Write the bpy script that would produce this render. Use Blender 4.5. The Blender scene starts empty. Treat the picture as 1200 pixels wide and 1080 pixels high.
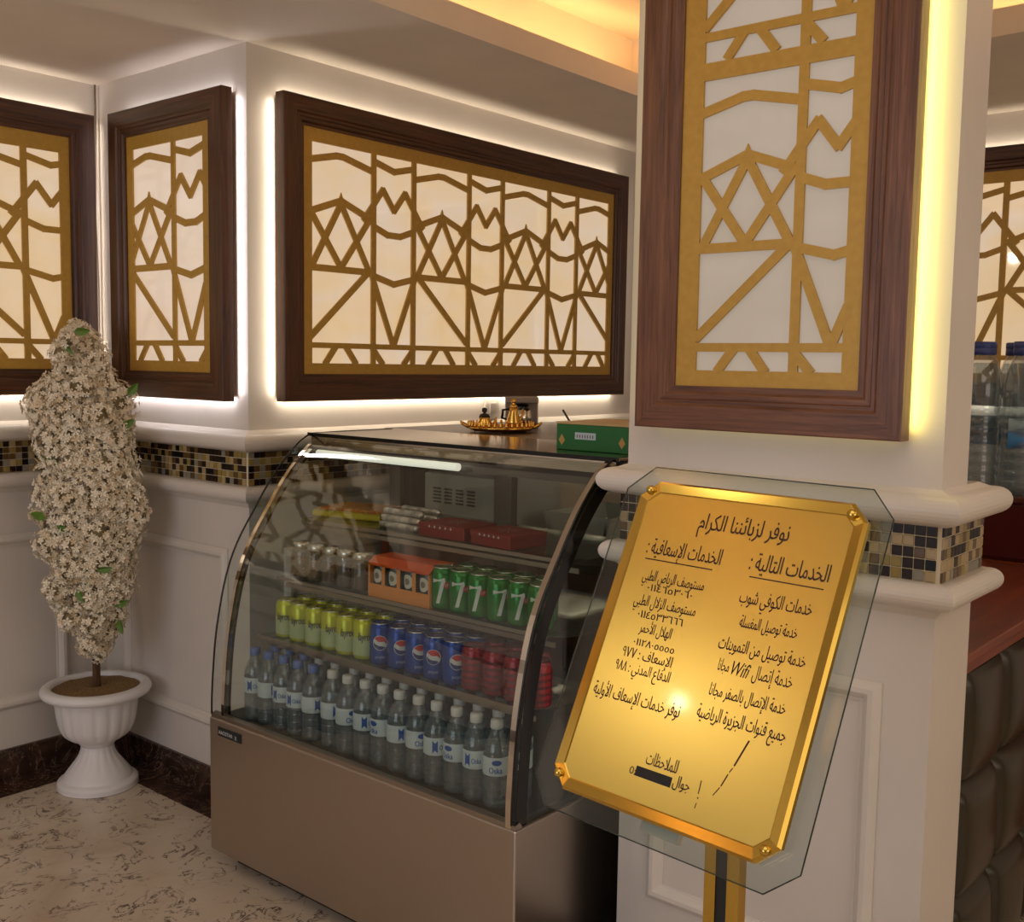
import bpy, bmesh, math, random
from mathutils import Vector, Matrix
random.seed(7)
sc = bpy.context.scene
COL = sc.collection
PI = math.pi

# ------------------------------------------------------------------ camera
def make_camera():
    yaw, pit, rol = math.radians(40.05267), math.radians(5.20866), math.radians(-0.90133)
    fw = Vector((math.cos(yaw)*math.cos(pit), math.sin(yaw)*math.cos(pit), -math.sin(pit)))
    r = Vector((math.sin(yaw), -math.cos(yaw), 0.0))
    d = fw.cross(r)
    r2 = math.cos(rol)*r + math.sin(rol)*d
    d2 = -math.sin(rol)*r + math.cos(rol)*d
    cam = bpy.data.cameras.new('camera')
    o = bpy.data.objects.new('camera', cam); COL.objects.link(o)
    M = Matrix((( r2.x, -d2.x, -fw.x, 0.0),
                ( r2.y, -d2.y, -fw.y, 0.0),
                ( r2.z, -d2.z, -fw.z, 1.5),
                (0, 0, 0, 1)))
    o.matrix_world = M
    cam.sensor_width = 36.0
    cam.sensor_fit = 'HORIZONTAL'
    cam.lens = 36.0*1264.0/1200.0
    cam.clip_start = 0.05
    sc.camera = o
make_camera()

# ------------------------------------------------------------------ view, world, room lights
vs = sc.view_settings
vs.view_transform = 'Standard'; vs.look = 'None'; vs.gamma = 1.0; vs.use_curve_mapping = False
vs.exposure = -0.15
w = bpy.data.worlds.new('world'); sc.world = w; w.use_nodes = True
w.node_tree.nodes['Background'].inputs[0].default_value = (0.5, 0.45, 0.42, 1)
w.node_tree.nodes['Background'].inputs[1].default_value = 0.05
sc.cycles.use_denoising = True
sc.cycles.max_bounces = 12
sc.cycles.transparent_max_bounces = 32
sc.cycles.transmission_bounces = 10
sc.cycles.glossy_bounces = 5
sc.cycles.diffuse_bounces = 4
sc.cycles.sample_clamp_indirect = 4.0
sc.cycles.caustics_reflective = False
sc.cycles.caustics_refractive = False

def area(name, loc, rot, sx, sy, power, color, parent=None, spread=180):
    l = bpy.data.lights.new(name, 'AREA'); l.shape = 'RECTANGLE'; l.size = sx; l.size_y = sy
    l.energy = power; l.color = color; l.spread = math.radians(spread)
    o = bpy.data.objects.new(name, l); COL.objects.link(o)
    o.location = loc; o.rotation_euler = rot
    if parent: o.parent = parent
    return o

WARM = (1.0, 0.74, 0.50); AMBER = (1.0, 0.56, 0.20); COOL = (0.74, 0.82, 1.0); SOFT = (1.0, 0.92, 0.84)
# daylight through the shop front behind the camera, left side of the room
area('window_daylight', (-2.85, 1.2, 1.35), (0, math.radians(-90), 0), 2.0, 2.6, 40, COOL)
# added soft fill for general ambience, below the ceiling tray over the camera
area('tray_fill', (0.3, -0.2, 2.70), (0, 0, 0), 2.4, 2.4, 20, SOFT)
area('right_side_fill', (3.3, -1.6, 2.70), (0, 0, 0), 1.4, 1.4, 9, (1.0, 0.86, 0.70))  # added overhead fill out of view on the right, no fixture there
area('rear_fill', (1.2, -2.7, 1.5), (math.radians(90), 0, 0), 3.6, 1.8, 26, (1.0, 0.86, 0.70))  # unseen fill added to brighten the cabinet side and the booth
# LED strips of the ceiling tray, on the ledge behind the lip
area('tray_led_back', (0.95, 2.35, 2.575), (math.radians(180), 0, 0), 4.9, 0.03, 9, AMBER)
area('tray_led_side', (3.50, 0.15, 2.575), (math.radians(180), 0, 0), 0.03, 4.3, 8, AMBER)

# ------------------------------------------------------------------ materials
def lin(c):
    return tuple(((v/255.0)/12.92 if v/255.0 <= 0.04045 else ((v/255.0+0.055)/1.055)**2.4) for v in c) + (1.0,)
def bsdf(name, col, rough=0.5, metal=0.0, spec=0.5, **kw):
    m = bpy.data.materials.new(name); m.use_nodes = True
    b = m.node_tree.nodes['Principled BSDF']
    b.inputs['Base Color'].default_value = lin(col)
    b.inputs['Roughness'].default_value = rough
    b.inputs['Metallic'].default_value = metal
    b.inputs['Specular IOR Level'].default_value = spec
    for k, v in kw.items():
        b.inputs[k.replace('_', ' ')].default_value = v
    return m
def nt(m): return m.node_tree.nodes, m.node_tree.links
def coords(m, scale=(1, 1, 1), kind='Object'):
    n, l = nt(m)
    tc = n.new('ShaderNodeTexCoord'); mp = n.new('ShaderNodeMapping')
    mp.inputs['Scale'].default_value = scale
    l.new(tc.outputs[kind], mp.inputs['Vector'])
    return mp.outputs['Vector']
def noise(m, vec, scale, detail=4, rough=0.5, dist=0.0):
    n, l = nt(m)
    t = n.new('ShaderNodeTexNoise'); t.inputs['Scale'].default_value = scale
    t.inputs['Detail'].default_value = detail; t.inputs['Roughness'].default_value = rough
    t.inputs['Distortion'].default_value = dist
    l.new(vec, t.inputs['Vector']); return t.outputs['Fac']
def ramp(m, fac, stops, interp='LINEAR'):
    n, l = nt(m)
    r = n.new('ShaderNodeValToRGB'); r.color_ramp.interpolation = interp
    e = r.color_ramp.elements
    while len(e) < len(stops): e.new(0.5)
    for i, (p, c) in enumerate(stops):
        e[i].position = p; e[i].color = lin(c) if len(c) == 3 else c
    l.new(fac, r.inputs['Fac']); return r.outputs['Color']
def bump(m, h, strength=0.2, dist=0.002):
    n, l = nt(m)
    b = n.new('ShaderNodeBump'); b.inputs['Strength'].default_value = strength
    b.inputs['Distance'].default_value = dist
    l.new(h, b.inputs['Height']); l.new(b.outputs['Normal'], n['Principled BSDF'].inputs['Normal'])
def setcol(m, out):
    n, l = nt(m); l.new(out, n['Principled BSDF'].inputs['Base Color'])

def mat_paint(name, col, rough=0.45):
    m = bsdf(name, col, rough)
    v = coords(m); f = noise(m, v, 2.5, 3)
    c2 = tuple(max(0, int(x*0.95)) for x in col)
    setcol(m, ramp(m, f, [(0.3, c2), (0.7, col)]))
    bump(m, noise(m, v, 180, 2), 0.06, 0.001)
    return m
M_WALL = mat_paint('wall_paint', (222, 212, 202))
M_TRIMP = mat_paint('trim_paint', (226, 217, 206), 0.35)
M_CEIL = mat_paint('ceiling_paint', (236, 224, 210), 0.7)
def mat_wood(name, dark, light, scale, rough=0.38):
    m = bsdf(name, light, rough)
    v = coords(m, scale)
    f = noise(m, v, 1.0, 8, 0.65, 0.6)
    n, l = nt(m)
    v2 = coords(m, tuple(s*3.1 for s in scale))
    f2 = noise(m, v2, 1.0, 4, 0.6, 0.2)
    mx = n.new('ShaderNodeMath'); mx.operation = 'MULTIPLY_ADD'
    l.new(f2, mx.inputs[0]); mx.inputs[1].default_value = 0.35; l.new(f, mx.inputs[2])
    mid = tuple((a+b)//2 for a, b in zip(dark, light))
    setcol(m, ramp(m, mx.outputs[0], [(0.42, dark), (0.60, mid), (0.85, light)]))
    bump(m, f, 0.15, 0.001)
    return m
M_WOOD_H = mat_wood('walnut_horizontal', (38, 18, 8), (98, 58, 32), (3, 3, 75))
M_WOOD_V = mat_wood('walnut_vertical', (38, 18, 8), (98, 58, 32), (75, 75, 3))
M_WOODP_H = mat_wood('pillar_walnut_horizontal', (62, 34, 22), (134, 88, 62), (3, 3, 75))
M_WOODP_V = mat_wood('pillar_walnut_vertical', (62, 34, 22), (134, 88, 62), (75, 75, 3))
M_COUNTER = mat_wood('counter_wood', (96, 40, 20), (140, 68, 40), (2, 30, 30), 0.3)
M_DARKRED = bsdf('dark_red_lacquer', (74, 12, 10), 0.3)

def mat_gold_paint():
    m = bsdf('gold_painted_board', (182, 140, 56), 0.42, 0.15)
    v = coords(m); f = noise(m, v, 60, 3)
    setcol(m, ramp(m, f, [(0.2, (184, 142, 56)), (0.8, (198, 156, 68))]))
    return m
M_GOLD = mat_gold_paint()

def mat_diffuser(name, c1, c2, strength):
    m = bsdf(name, (235, 225, 210), 0.04)
    v = coords(m, (1, 1, 1.6)); f = noise(m, v, 2.6, 5, 0.55, 1.2)
    n, l = nt(m); b = n['Principled BSDF']
    col = ramp(m, f, [(0.3, c1), (0.7, c2)])
    l.new(col, b.inputs['Emission Color']); b.inputs['Emission Strength'].default_value = strength
    b.inputs['Base Color'].default_value = lin((150, 140, 130))
    return m
M_DIFF = mat_diffuser('alabaster_diffuser', (255, 216, 158), (252, 228, 202), 0.67)
M_DIFFS = mat_diffuser('alabaster_diffuser_side', (246, 216, 186), (255, 232, 210), 0.66)
M_DIFFP = mat_diffuser('alabaster_diffuser_pillar', (205, 190, 168), (222, 205, 186), 0.46)
M_DIFFP.node_tree.nodes['Principled BSDF'].inputs['Specular IOR Level'].default_value = 0.18
M_DIFFP.node_tree.nodes['Principled BSDF'].inputs['Roughness'].default_value = 0.5

def mat_floor():
    m = bsdf('cream_marble', (190, 170, 140), 0.22)
    n, l = nt(m)
    v = coords(m)
    base = ramp(m, noise(m, v, 3.0, 6, 0.6, 0.8), [(0.25, (184, 162, 138)), (0.5, (206, 190, 168)), (0.75, (214, 198, 182))])
    # thin broken veins
    t = n.new('ShaderNodeTexNoise'); t.inputs['Scale'].default_value = 8.0; t.inputs['Detail'].default_value = 7
    t.inputs['Distortion'].default_value = 2.2; t.inputs['Roughness'].default_value = 0.62
    l.new(v, t.inputs['Vector'])
    ab = n.new('ShaderNodeMath'); ab.operation = 'SUBTRACT'; l.new(t.outputs['Fac'], ab.inputs[0]); ab.inputs[1].default_value = 0.5
    ab2 = n.new('ShaderNodeMath'); ab2.operation = 'ABSOLUTE'; l.new(ab.outputs[0], ab2.inputs[0])
    vein = ramp(m, ab2.outputs[0], [(0.0, (255, 255, 255)), (0.014, (210, 210, 210)), (0.030, (0, 0, 0))])
    msk = ramp(m, noise(m, v, 11.0, 4, 0.6, 0.6), [(0.47, (0, 0, 0)), (0.56, (255, 255, 255))])
    mu = n.new('ShaderNodeMath'); mu.operation = 'MULTIPLY'; l.new(vein, mu.inputs[0]); l.new(msk, mu.inputs[1])
    mx = n.new('ShaderNodeMix'); mx.data_type = 'RGBA'
    l.new(mu.outputs[0], mx.inputs[0]); l.new(base, mx.inputs[6]); mx.inputs[7].default_value = lin((74, 52, 44))
    # finer speckle
    f3 = ramp(m, noise(m, v, 38, 4, 0.7, 1.0), [(0.62, (0, 0, 0)), (0.70, (150, 150, 150))])
    mu2 = n.new('ShaderNodeMath'); mu2.operation = 'MULTIPLY'; l.new(f3, mu2.inputs[0]); l.new(msk, mu2.inputs[1])
    mx2 = n.new('ShaderNodeMix'); mx2.data_type = 'RGBA'
    l.new(mu2.outputs[0], mx2.inputs[0]); l.new(mx.outputs[2], mx2.inputs[6]); mx2.inputs[7].default_value = lin((120, 92, 76))
    setcol(m, mx2.outputs[2])
    return m
M_FLOOR = mat_floor()
def mat_darkmarble():
    m = bsdf('dark_brown_marble', (60, 40, 30), 0.18)
    n, l = nt(m); v = coords(m)
    base = ramp(m, noise(m, v, 7, 8, 0.65, 1.5), [(0.3, (34, 22, 18)), (0.55, (66, 44, 34)), (0.75, (98, 70, 54))])
    t = noise(m, v, 4.0, 6, 0.6, 3.0)
    ab = n.new('ShaderNodeMath'); ab.operation = 'SUBTRACT'; l.new(t, ab.inputs[0]); ab.inputs[1].default_value = 0.52
    ab2 = n.new('ShaderNodeMath'); ab2.operation = 'ABSOLUTE'; l.new(ab.outputs[0], ab2.inputs[0])
    vein = ramp(m, ab2.outputs[0], [(0.0, (255, 255, 255)), (0.012, (0, 0, 0))])
    mx = n.new('ShaderNodeMix'); mx.data_type = 'RGBA'
    l.new(vein, mx.inputs[0]); l.new(base, mx.inputs[6]); mx.inputs[7].default_value = lin((132, 108, 92))
    setcol(m, mx.outputs[2])
    return m
M_DARKM = mat_darkmarble()
M_GROUT = bsdf('tile_grout', (214, 200, 170), 0.8)
TILES = [bsdf('glass_tile_dark_brown', (36, 20, 12), 0.25, 0, 0.3), bsdf('glass_tile_black', (12, 10, 12), 0.25, 0, 0.3),
         bsdf('glass_tile_olive', (142, 122, 64), 0.15), bsdf('glass_tile_beige', (168, 146, 104), 0.18),
         bsdf('glass_tile_umber', (92, 66, 32), 0.15), bsdf('glass_tile_grey', (134, 128, 112), 0.15)]
def tile_choice():
    return random.choices(range(6), weights=[24, 12, 20, 18, 18, 8])[0]

def mat_steel(name, col, rough, sc3=(2, 2, 160)):
    m = bsdf(name, col, rough, 1.0)
    v = coords(m, sc3); bump(m, noise(m, v, 1.0, 3), 0.05, 0.0005)
    return m
M_STEEL = mat_steel('brushed_stainless', (186, 174, 162), 0.34)
M_STEELB = mat_steel('satin_stainless', (170, 160, 150), 0.28)
M_CHROME = bsdf('chrome', (215, 205, 190), 0.08, 1.0)
M_BLACK = bsdf('black_enamel', (8, 8, 8), 0.12)
M_BLACKM = bsdf('black_plastic', (20, 18, 18), 0.45)
M_GREYM = bsdf('grey_aluminium', (110, 104, 96), 0.4, 0.6)
M_MIRTOP = bsdf('polished_steel_top', (205, 190, 170), 0.12, 1.0)
def mat_glass(name, tint=(246, 249, 247), refl=0.04, edge=0.75, rough=0.01, milk=0.0, milkcol=(200, 208, 212)):
    m = bpy.data.materials.new(name); m.use_nodes = True
    n, l = nt(m); n.clear()
    out = n.new('ShaderNodeOutputMaterial'); mx = n.new('ShaderNodeMixShader')
    tr = n.new('ShaderNodeBsdfTransparent'); gl = n.new('ShaderNodeBsdfGlossy')
    tr.inputs[0].default_value = lin(tint); gl.inputs['Roughness'].default_value = rough
    gl.inputs[0].default_value = (1, 1, 1, 1)
    lw = n.new('ShaderNodeLayerWeight'); lw.inputs['Blend'].default_value = 0.5
    pw = n.new('ShaderNodeMath'); pw.operation = 'POWER'; l.new(lw.outputs['Facing'], pw.inputs[0]); pw.inputs[1].default_value = 4.0
    ma = n.new('ShaderNodeMath'); ma.operation = 'MULTIPLY_ADD'; l.new(pw.outputs[0], ma.inputs[0])
    ma.inputs[1].default_value = edge; ma.inputs[2].default_value = refl
    l.new(ma.outputs[0], mx.inputs[0]); l.new(tr.outputs[0], mx.inputs[1]); l.new(gl.outputs[0], mx.inputs[2])
    if milk:
        df = n.new('ShaderNodeBsdfDiffuse'); df.inputs[0].default_value = lin(milkcol)
        tl = n.new('ShaderNodeBsdfTranslucent'); tl.inputs[0].default_value = lin(milkcol)
        m2 = n.new('ShaderNodeMixShader'); m2.inputs[0].default_value = 0.5
        l.new(df.outputs[0], m2.inputs[1]); l.new(tl.outputs[0], m2.inputs[2])
        m3 = n.new('ShaderNodeMixShader'); m3.inputs[0].default_value = milk
        l.new(mx.outputs[0], m3.inputs[1]); l.new(m2.outputs[0], m3.inputs[2])
        l.new(m3.outputs[0], out.inputs[0])
    else: l.new(mx.outputs[0], out.inputs[0])
    return m
M_GLASS = mat_glass('clear_glass')
M_CURVED = mat_glass('curved_display_glass', (243, 246, 243), 0.04, 0.7)
M_GLASSE = bsdf('glass_edge_green', (88, 112, 104), 0.1, 0.0, Transmission_Weight=0.4)
M_SHELF = mat_glass('shelf_glass', (232, 240, 236), 0.06, 0.5)
M_PET = mat_glass('clear_pet_plastic', (246, 249, 250), 0.10, 0.9, 0.05, 0.16, (190, 204, 212))
M_WATER = mat_glass('water_in_bottle', (232, 238, 240), 0.02, 0.35, 0.05, 0.16, (170, 186, 194))
M_JARGLASS = mat_glass('printed_jar_glass', (220, 214, 206), 0.08, 0.6, 0.1, 0.25, (190, 178, 164))

def mat_brass_plate():
    m = bsdf('polished_brass_plate', (214, 186, 98), 0.30, 1.0)
    b = m.node_tree.nodes['Principled BSDF']; b.inputs['Coat Weight'].default_value = 0.12; b.inputs['Coat Roughness'].default_value = 0.07
    b.inputs['Anisotropic'].default_value = 0.3
    v = coords(m, (3, 200, 200)); bump(m, noise(m, v, 1.0, 2), 0.04, 0.0003)
    return m
M_BRASSP = mat_brass_plate()
M_BRASSE = bsdf('polished_brass_edge', (214, 178, 84), 0.14, 1.0)
M_INK = bsdf('engraved_ink', (58, 30, 12), 0.6)
M_INKB = bsdf('black_marker', (16, 10, 8), 0.6)

# ------------------------------------------------------------------ mesh helpers
class MB:
    def __init__(s): s.v = []; s.f = []; s.sm = []; s.mi = []
    def add(s, vs_, fs_, smooth=False, mi=0):
        b = len(s.v); s.v += [tuple(p) for p in vs_]
        for f in fs_:
            s.f.append(tuple(b+i for i in f)); s.sm.append(smooth); s.mi.append(mi)
        return s
    def box(s, x0, x1, y0, y1, z0, z1, mi=0):
        vs_ = [(x, y, z) for z in (z0, z1) for y in (y0, y1) for x in (x0, x1)]
        return s.add(vs_, [(0, 2, 3, 1), (4, 5, 7, 6), (0, 1, 5, 4), (2, 6, 7, 3), (0, 4, 6, 2), (1, 3, 7, 5)], mi=mi)
    def bbox(s, x0, x1, y0, y1, z0, z1, b=0.002, mi=0):
        bm = bmesh.new()
        vs_ = [bm.verts.new((x, y, z)) for z in (z0, z1) for y in (y0, y1) for x in (x0, x1)]
        for f in [(0, 2, 3, 1), (4, 5, 7, 6), (0, 1, 5, 4), (2, 6, 7, 3), (0, 4, 6, 2), (1, 3, 7, 5)]:
            bm.faces.new([vs_[i] for i in f])
        bmesh.ops.bevel(bm, geom=bm.edges[:], offset=b, segments=2, affect='EDGES', profile=0.5)
        bm.verts.index_update()
        s.add([v.co[:] for v in bm.verts], [[v.index for v in f.verts] for f in bm.faces], mi=mi)
        bm.free(); return s
    def bar(s, p0, p1, wd, y0, y1, ext=0.0):
        # flat bar in the local xz plane, between (x,z) points
        dx, dz = p1[0]-p0[0], p1[1]-p0[1]; L = math.hypot(dx, dz)
        if L < 1e-6: return s
        dx /= L; dz /= L; nx, nz = -dz*wd/2, dx*wd/2
        a = (p0[0]-dx*ext, p0[1]-dz*ext); b = (p1[0]+dx*ext, p1[1]+dz*ext)
        q = [(a[0]+nx, a[1]+nz), (b[0]+nx, b[1]+nz), (b[0]-nx, b[1]-nz), (a[0]-nx, a[1]-nz)]
        return s.prism(q, y0, y1)
    def prism(s, q, y0, y1, mi=0):
        # polygon q in xz, extruded in y
        n = len(q)
        vs_ = [(x, y0, z) for x, z in q] + [(x, y1, z) for x, z in q]
        fs_ = [tuple(range(n)), tuple(range(2*n-1, n-1, -1))]
        for i in range(n):
            j = (i+1) % n; fs_.append((i, i+n, j+n, j))
        return s.add(vs_, fs_, mi=mi)
    def prism_x(s, q, x0, x1, smooth=False, mi=0):
        # polygon q in yz, extruded along x
        n = len(q)
        vs_ = [(x0, y, z) for y, z in q] + [(x1, y, z) for y, z in q]
        b = len(s.v)
        s.add(vs_, [tuple(range(n)), tuple(range(2*n-1, n-1, -1))], mi=mi)
        s.v = s.v[:b+2*n]
        for i in range(n):
            j = (i+1) % n; s.f.append((b+i, b+i+n, b+j+n, b+j)); s.sm.append(smooth); s.mi.append(mi)
        return s
    def lathe(s, prof, seg=24, c=(0, 0, 0), mod=None, smooth=True, cap=True, mi=0):
        vs_ = []; fs_ = []
        n = len(prof)
        for i, (r, z) in enumerate(prof):
            for k in range(seg):
                a = 2*PI*k/seg
                rr = r*(mod(a, z) if mod else 1)
                vs_.append((c[0]+rr*math.cos(a), c[1]+rr*math.sin(a), c[2]+z))
        for i in range(n-1):
            for k in range(seg):
                k2 = (k+1) % seg
                fs_.append((i*seg+k, i*seg+k2, (i+1)*seg+k2, (i+1)*seg+k))
        s.add(vs_, fs_, smooth, mi)
        if cap:
            b = len(s.v)-len(vs_)
            s.f.append(tuple(b+k for k in range(seg-1, -1, -1))); s.sm.append(False); s.mi.append(mi)
            s.f.append(tuple(b+(n-1)*seg+k for k in range(seg))); s.sm.append(False); s.mi.append(mi)
        return s
    def tube(s, pts, r, seg=8, mi=0, cap=True):
        pts = [Vector(p) for p in pts]; n = len(pts)
        rs = r if isinstance(r, (list, tuple)) else [r]*n
        vs_ = []; fs_ = []
        prev = None
        for i, p in enumerate(pts):
            t = (pts[min(i+1, n-1)]-pts[max(i-1, 0)]).normalized()
            if prev is None:
                u = t.orthogonal().normalized()
            else:
                u = (prev - t*prev.dot(t)).normalized()
            prev = u; v = t.cross(u)
            for k in range(seg):
                a = 2*PI*k/seg
                vs_.append(p + (u*math.cos(a)+v*math.sin(a))*rs[i])
        for i in range(n-1):
            for k in range(seg):
                k2 = (k+1) % seg
                fs_.append((i*seg+k, i*seg+k2, (i+1)*seg+k2, (i+1)*seg+k))
        s.add(vs_, fs_, True, mi)
        if cap:
            b = len(s.v)-len(vs_)
            s.f.append(tuple(b+k for k in range(seg-1, -1, -1))); s.sm.append(False); s.mi.append(mi)
            s.f.append(tuple(b+(n-1)*seg+k for k in range(seg))); s.sm.append(False); s.mi.append(mi)
        return s
    def build(s, name, mat, parent=None, recalc=True):
        me = bpy.data.meshes.new(name); me.from_pydata(s.v, [], s.f)
        me.polygons.foreach_set('use_smooth', s.sm)
        mats = mat if isinstance(mat, (list, tuple)) else [mat]
        for m in mats: me.materials.append(m)
        if len(mats) > 1: me.polygons.foreach_set('material_index', s.mi)
        me.update()
        if recalc and len(s.f) < 60000:
            bm = bmesh.new(); bm.from_mesh(me); bmesh.ops.recalc_face_normals(bm, faces=bm.faces[:]); bm.to_mesh(me); bm.free()
        o = bpy.data.objects.new(name, me); COL.objects.link(o)
        if parent: o.parent = parent
        return o
def ob(name, mesh, parent=None, loc=None, rotz=None):
    o = bpy.data.objects.new(name, mesh); COL.objects.link(o)
    if parent: o.parent = parent
    if loc: o.location = loc
    if rotz is not None: o.rotation_euler = (0, 0, rotz)
    return o
def thing(name, label, cat, loc=(0, 0, 0), rotz=0.0, group=None):
    o = bpy.data.objects.new(name, None); COL.objects.link(o); o.empty_display_size = 0.05
    o.location = loc; o.rotation_euler = (0, 0, rotz)
    o['label'] = label; o['category'] = cat
    if group: o['group'] = group
    return o
def tag(o, label, cat, group=None):
    o['label'] = label; o['category'] = cat
    if group: o['group'] = group
    return o
def struct(o): o['kind'] = 'structure'; return o
def stuff(o): o['kind'] = 'stuff'; return o
def dup(root, loc, rotz, label, group=None):
    r = root.copy(); COL.objects.link(r); r.location = loc; r.rotation_euler = (0, 0, rotz); r['label'] = label
    if group: r['group'] = group
    for ch in root.children:
        c = ch.copy(); COL.objects.link(c); c.parent = r
        for g in ch.children:
            d = g.copy(); COL.objects.link(d); d.parent = c
    return r

def sweep(mb, path, prof, closed=False, smooth=True):
    """profile (out, z) swept along a horizontal path; 'out' is to the right hand of the travel direction, mitred"""
    n = len(path); rings = []
    for i, p in enumerate(path):
        ns = []
        for a, b in (((i-1) % n, i), (i, (i+1) % n)):
            if not closed and (a > b or a == n-1): continue
            dx, dy = path[b][0]-path[a][0], path[b][1]-path[a][1]; L = math.hypot(dx, dy)
            ns.append((dy/L, -dx/L))
        if len(ns) == 2:
            m = (ns[0][0]+ns[1][0], ns[0][1]+ns[1][1]); d = 1+ns[0][0]*ns[1][0]+ns[0][1]*ns[1][1]
            m = (m[0]/d, m[1]/d)
        else: m = ns[0]
        rings.append([(p[0]+m[0]*o_, p[1]+m[1]*o_, z) for o_, z in prof])
    k = len(prof)
    for i in range(n if closed else n-1):
        a, b = rings[i], rings[(i+1) % n]
        for j in range(k):
            j2 = (j+1) % k
            mb.add([a[j], b[j], b[j2], a[j2]], [(0, 1, 2, 3)], False)
    if not closed:
        mb.add(rings[0], [tuple(range(k))]); mb.add(rings[-1], [tuple(range(k-1, -1, -1))])
    return mb
def rect_frame(mb, x0, z0, x1, z1, prof, sides='ltrb'):
    """mitred frame in the local xz plane; prof points (inset, out), out is towards -y"""
    def ring(a, d): return [(x0+a, -d, z0+a), (x1-a, -d, z0+a), (x1-a, -d, z1-a), (x0+a, -d, z1-a)]
    R = [ring(a, d) for a, d in prof]; k = len(prof)
    idx = {'b': (0, 1), 'r': (1, 2), 't': (2, 3), 'l': (3, 0)}
    for sd in sides:
        i, i2 = idx[sd]
        vs_ = [R[j][i] for j in range(k)] + [R[j][i2] for j in range(k)]
        fs_ = [(j, j+k, (j+1) % k + k, (j+1) % k) for j in range(k)]
        fs_ += [tuple(range(k)), tuple(range(2*k-1, k-1, -1))]
        mb.add(vs_, fs_)
    return mb

# ------------------------------------------------------------------ setting
ZC = 2.48
struct(MB().box(-3.0, 4.43, -3.0, 3.77, -0.1, 0.0).build('floor', M_FLOOR))
# dark marble border of the floor, running along the walls (3 mm proud slabs cut in lengths)
def slabs(name, x0, x1, y0, y1, along, step):
    first = None
    a = x0 if along == 'x' else y0; e = x1 if along == 'x' else y1
    root = None; k = 0
    while a < e-1e-6:
        b = min(a+step, e)
        if along == 'x': mb = MB().box(a+0.0008, b-0.0008, y0, y1, -0.001, 0.002)
        else: mb = MB().box(x0, x1, a+0.0008, b-0.0008, -0.001, 0.002)
        if root is None:
            root = struct(mb.build(name, M_DARKM))
        else:
            mb.build('marble_slab', M_DARKM, root)
        a = b
slabs('trim_1', -1.0, 2.1, 3.596, 3.77, 'x', 0.6)
slabs('trim_2', 1.985, 2.1, 2.872, 3.596, 'y', 0.6)
slabs('trim_3', 1.985, 2.1, 0.45, 2.872, 'y', 0.6)

struct(MB().box(-3.0, 2.1, 3.77, 3.92, 0, ZC).build('wall_left', M_WALL))
struct(MB().box(2.1, 4.43, 2.872, 3.92, 0, ZC).build('wall_back', M_WALL))
struct(MB().box(4.43, 4.58, -3.0, 3.92, 0, 2.8).build('wall_right', M_WALL))
struct(MB().box(-3.15, -3.0, -3.0, 3.92, 0, 2.8).build('wall_front', M_WALL))
struct(MB().box(-3.15, 4.58, -3.15, -3.0, 0, 2.8).build('wall_near', M_WALL))
PX0, PX1, PY0, PY1 = 2.1, 2.325, 0.69, 1.41
pillar = struct(MB().box(PX0, PX1-0.01, PY0, PY1, 0, 1.24).box(PX0, PX1-0.075, PY0, PY1, 1.24, 2.75).build('wall_pillar', M_WALL))
# ceiling: low soffit around a raised tray with a lit cove
TX0, TX1, TY0, TY1 = -1.5, 3.42, -2.0, 2.275
cm = MB()
cm.box(-3.0, 4.43, TY1, 3.77, ZC, 2.56); cm.box(-3.0, 4.43, -3.0, TY0, ZC, 2.56)
cm.box(-3.0, TX0, TY0, TY1, ZC, 2.56); cm.box(TX1, 4.43, TY0, TY1, ZC, 2.56)
s_ = 0.16
cm.box(-3.0, 4.43, TY1+s_, 3.77, 2.56, 2.80); cm.box(TX1+s_, 4.43, TY0-s_, TY1+s_, 2.56, 2.80)
cm.box(-3.0, TX0-s_, TY0-s_, TY1+s_, 2.56, 2.80); cm.box(-3.0, 4.43, -3.0, TY0-s_, 2.56, 2.80)
cm.box(TX0-s_, TX1+s_, TY0-s_, TY1+s_, 2.75, 2.80)
struct(cm.build('ceiling', M_CEIL))

WALLPATH = [(-3.0, 3.77), (2.1, 3.77), (2.1, 2.872), (4.43, 2.872)]
PILPATH = [(PX0, PY1), (PX0, PY0), (PX1, PY0), (PX1, PY1)]
def arc(cx, cz, r, a0, a1, n):
    return [(cx+r*math.cos(math.radians(a0+(a1-a0)*i/n)), cz+r*math.sin(math.radians(a0+(a1-a0)*i/n))) for i in range(n+1)]
bull_up = [(0.0, 1.200), (0.018, 1.200)] + arc(0.026, 1.2325, 0.0285, -80, 80, 10) + [(0.018, 1.262), (0.0, 1.270)]
bull_lo = [(0.0, 1.018), (0.010, 1.028), (0.016, 1.036)] + arc(0.022, 1.0645, 0.0255, -80, 80, 10) + [(0.0, 1.090)]
skirt = [(0.0, 0.0), (0.014, 0.0), (0.014, 0.098), (0.010, 0.102), (0.0, 0.102)]
struct(sweep(MB(), WALLPATH, bull_up).build('trim_4', M_TRIMP))
struct(sweep(MB(), WALLPATH, bull_lo).build('trim_5', M_TRIMP))
struct(sweep(MB(), WALLPATH, skirt).build('baseboard_left', M_DARKM))
struct(sweep(MB(), PILPATH[::1], bull_up, True).build('trim_6', M_TRIMP))
struct(sweep(MB(), PILPATH[::1], bull_lo, True).build('trim_7', M_TRIMP))
struct(sweep(MB(), PILPATH[::1], skirt, True).build('baseboard_pillar', M_DARKM))
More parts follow.
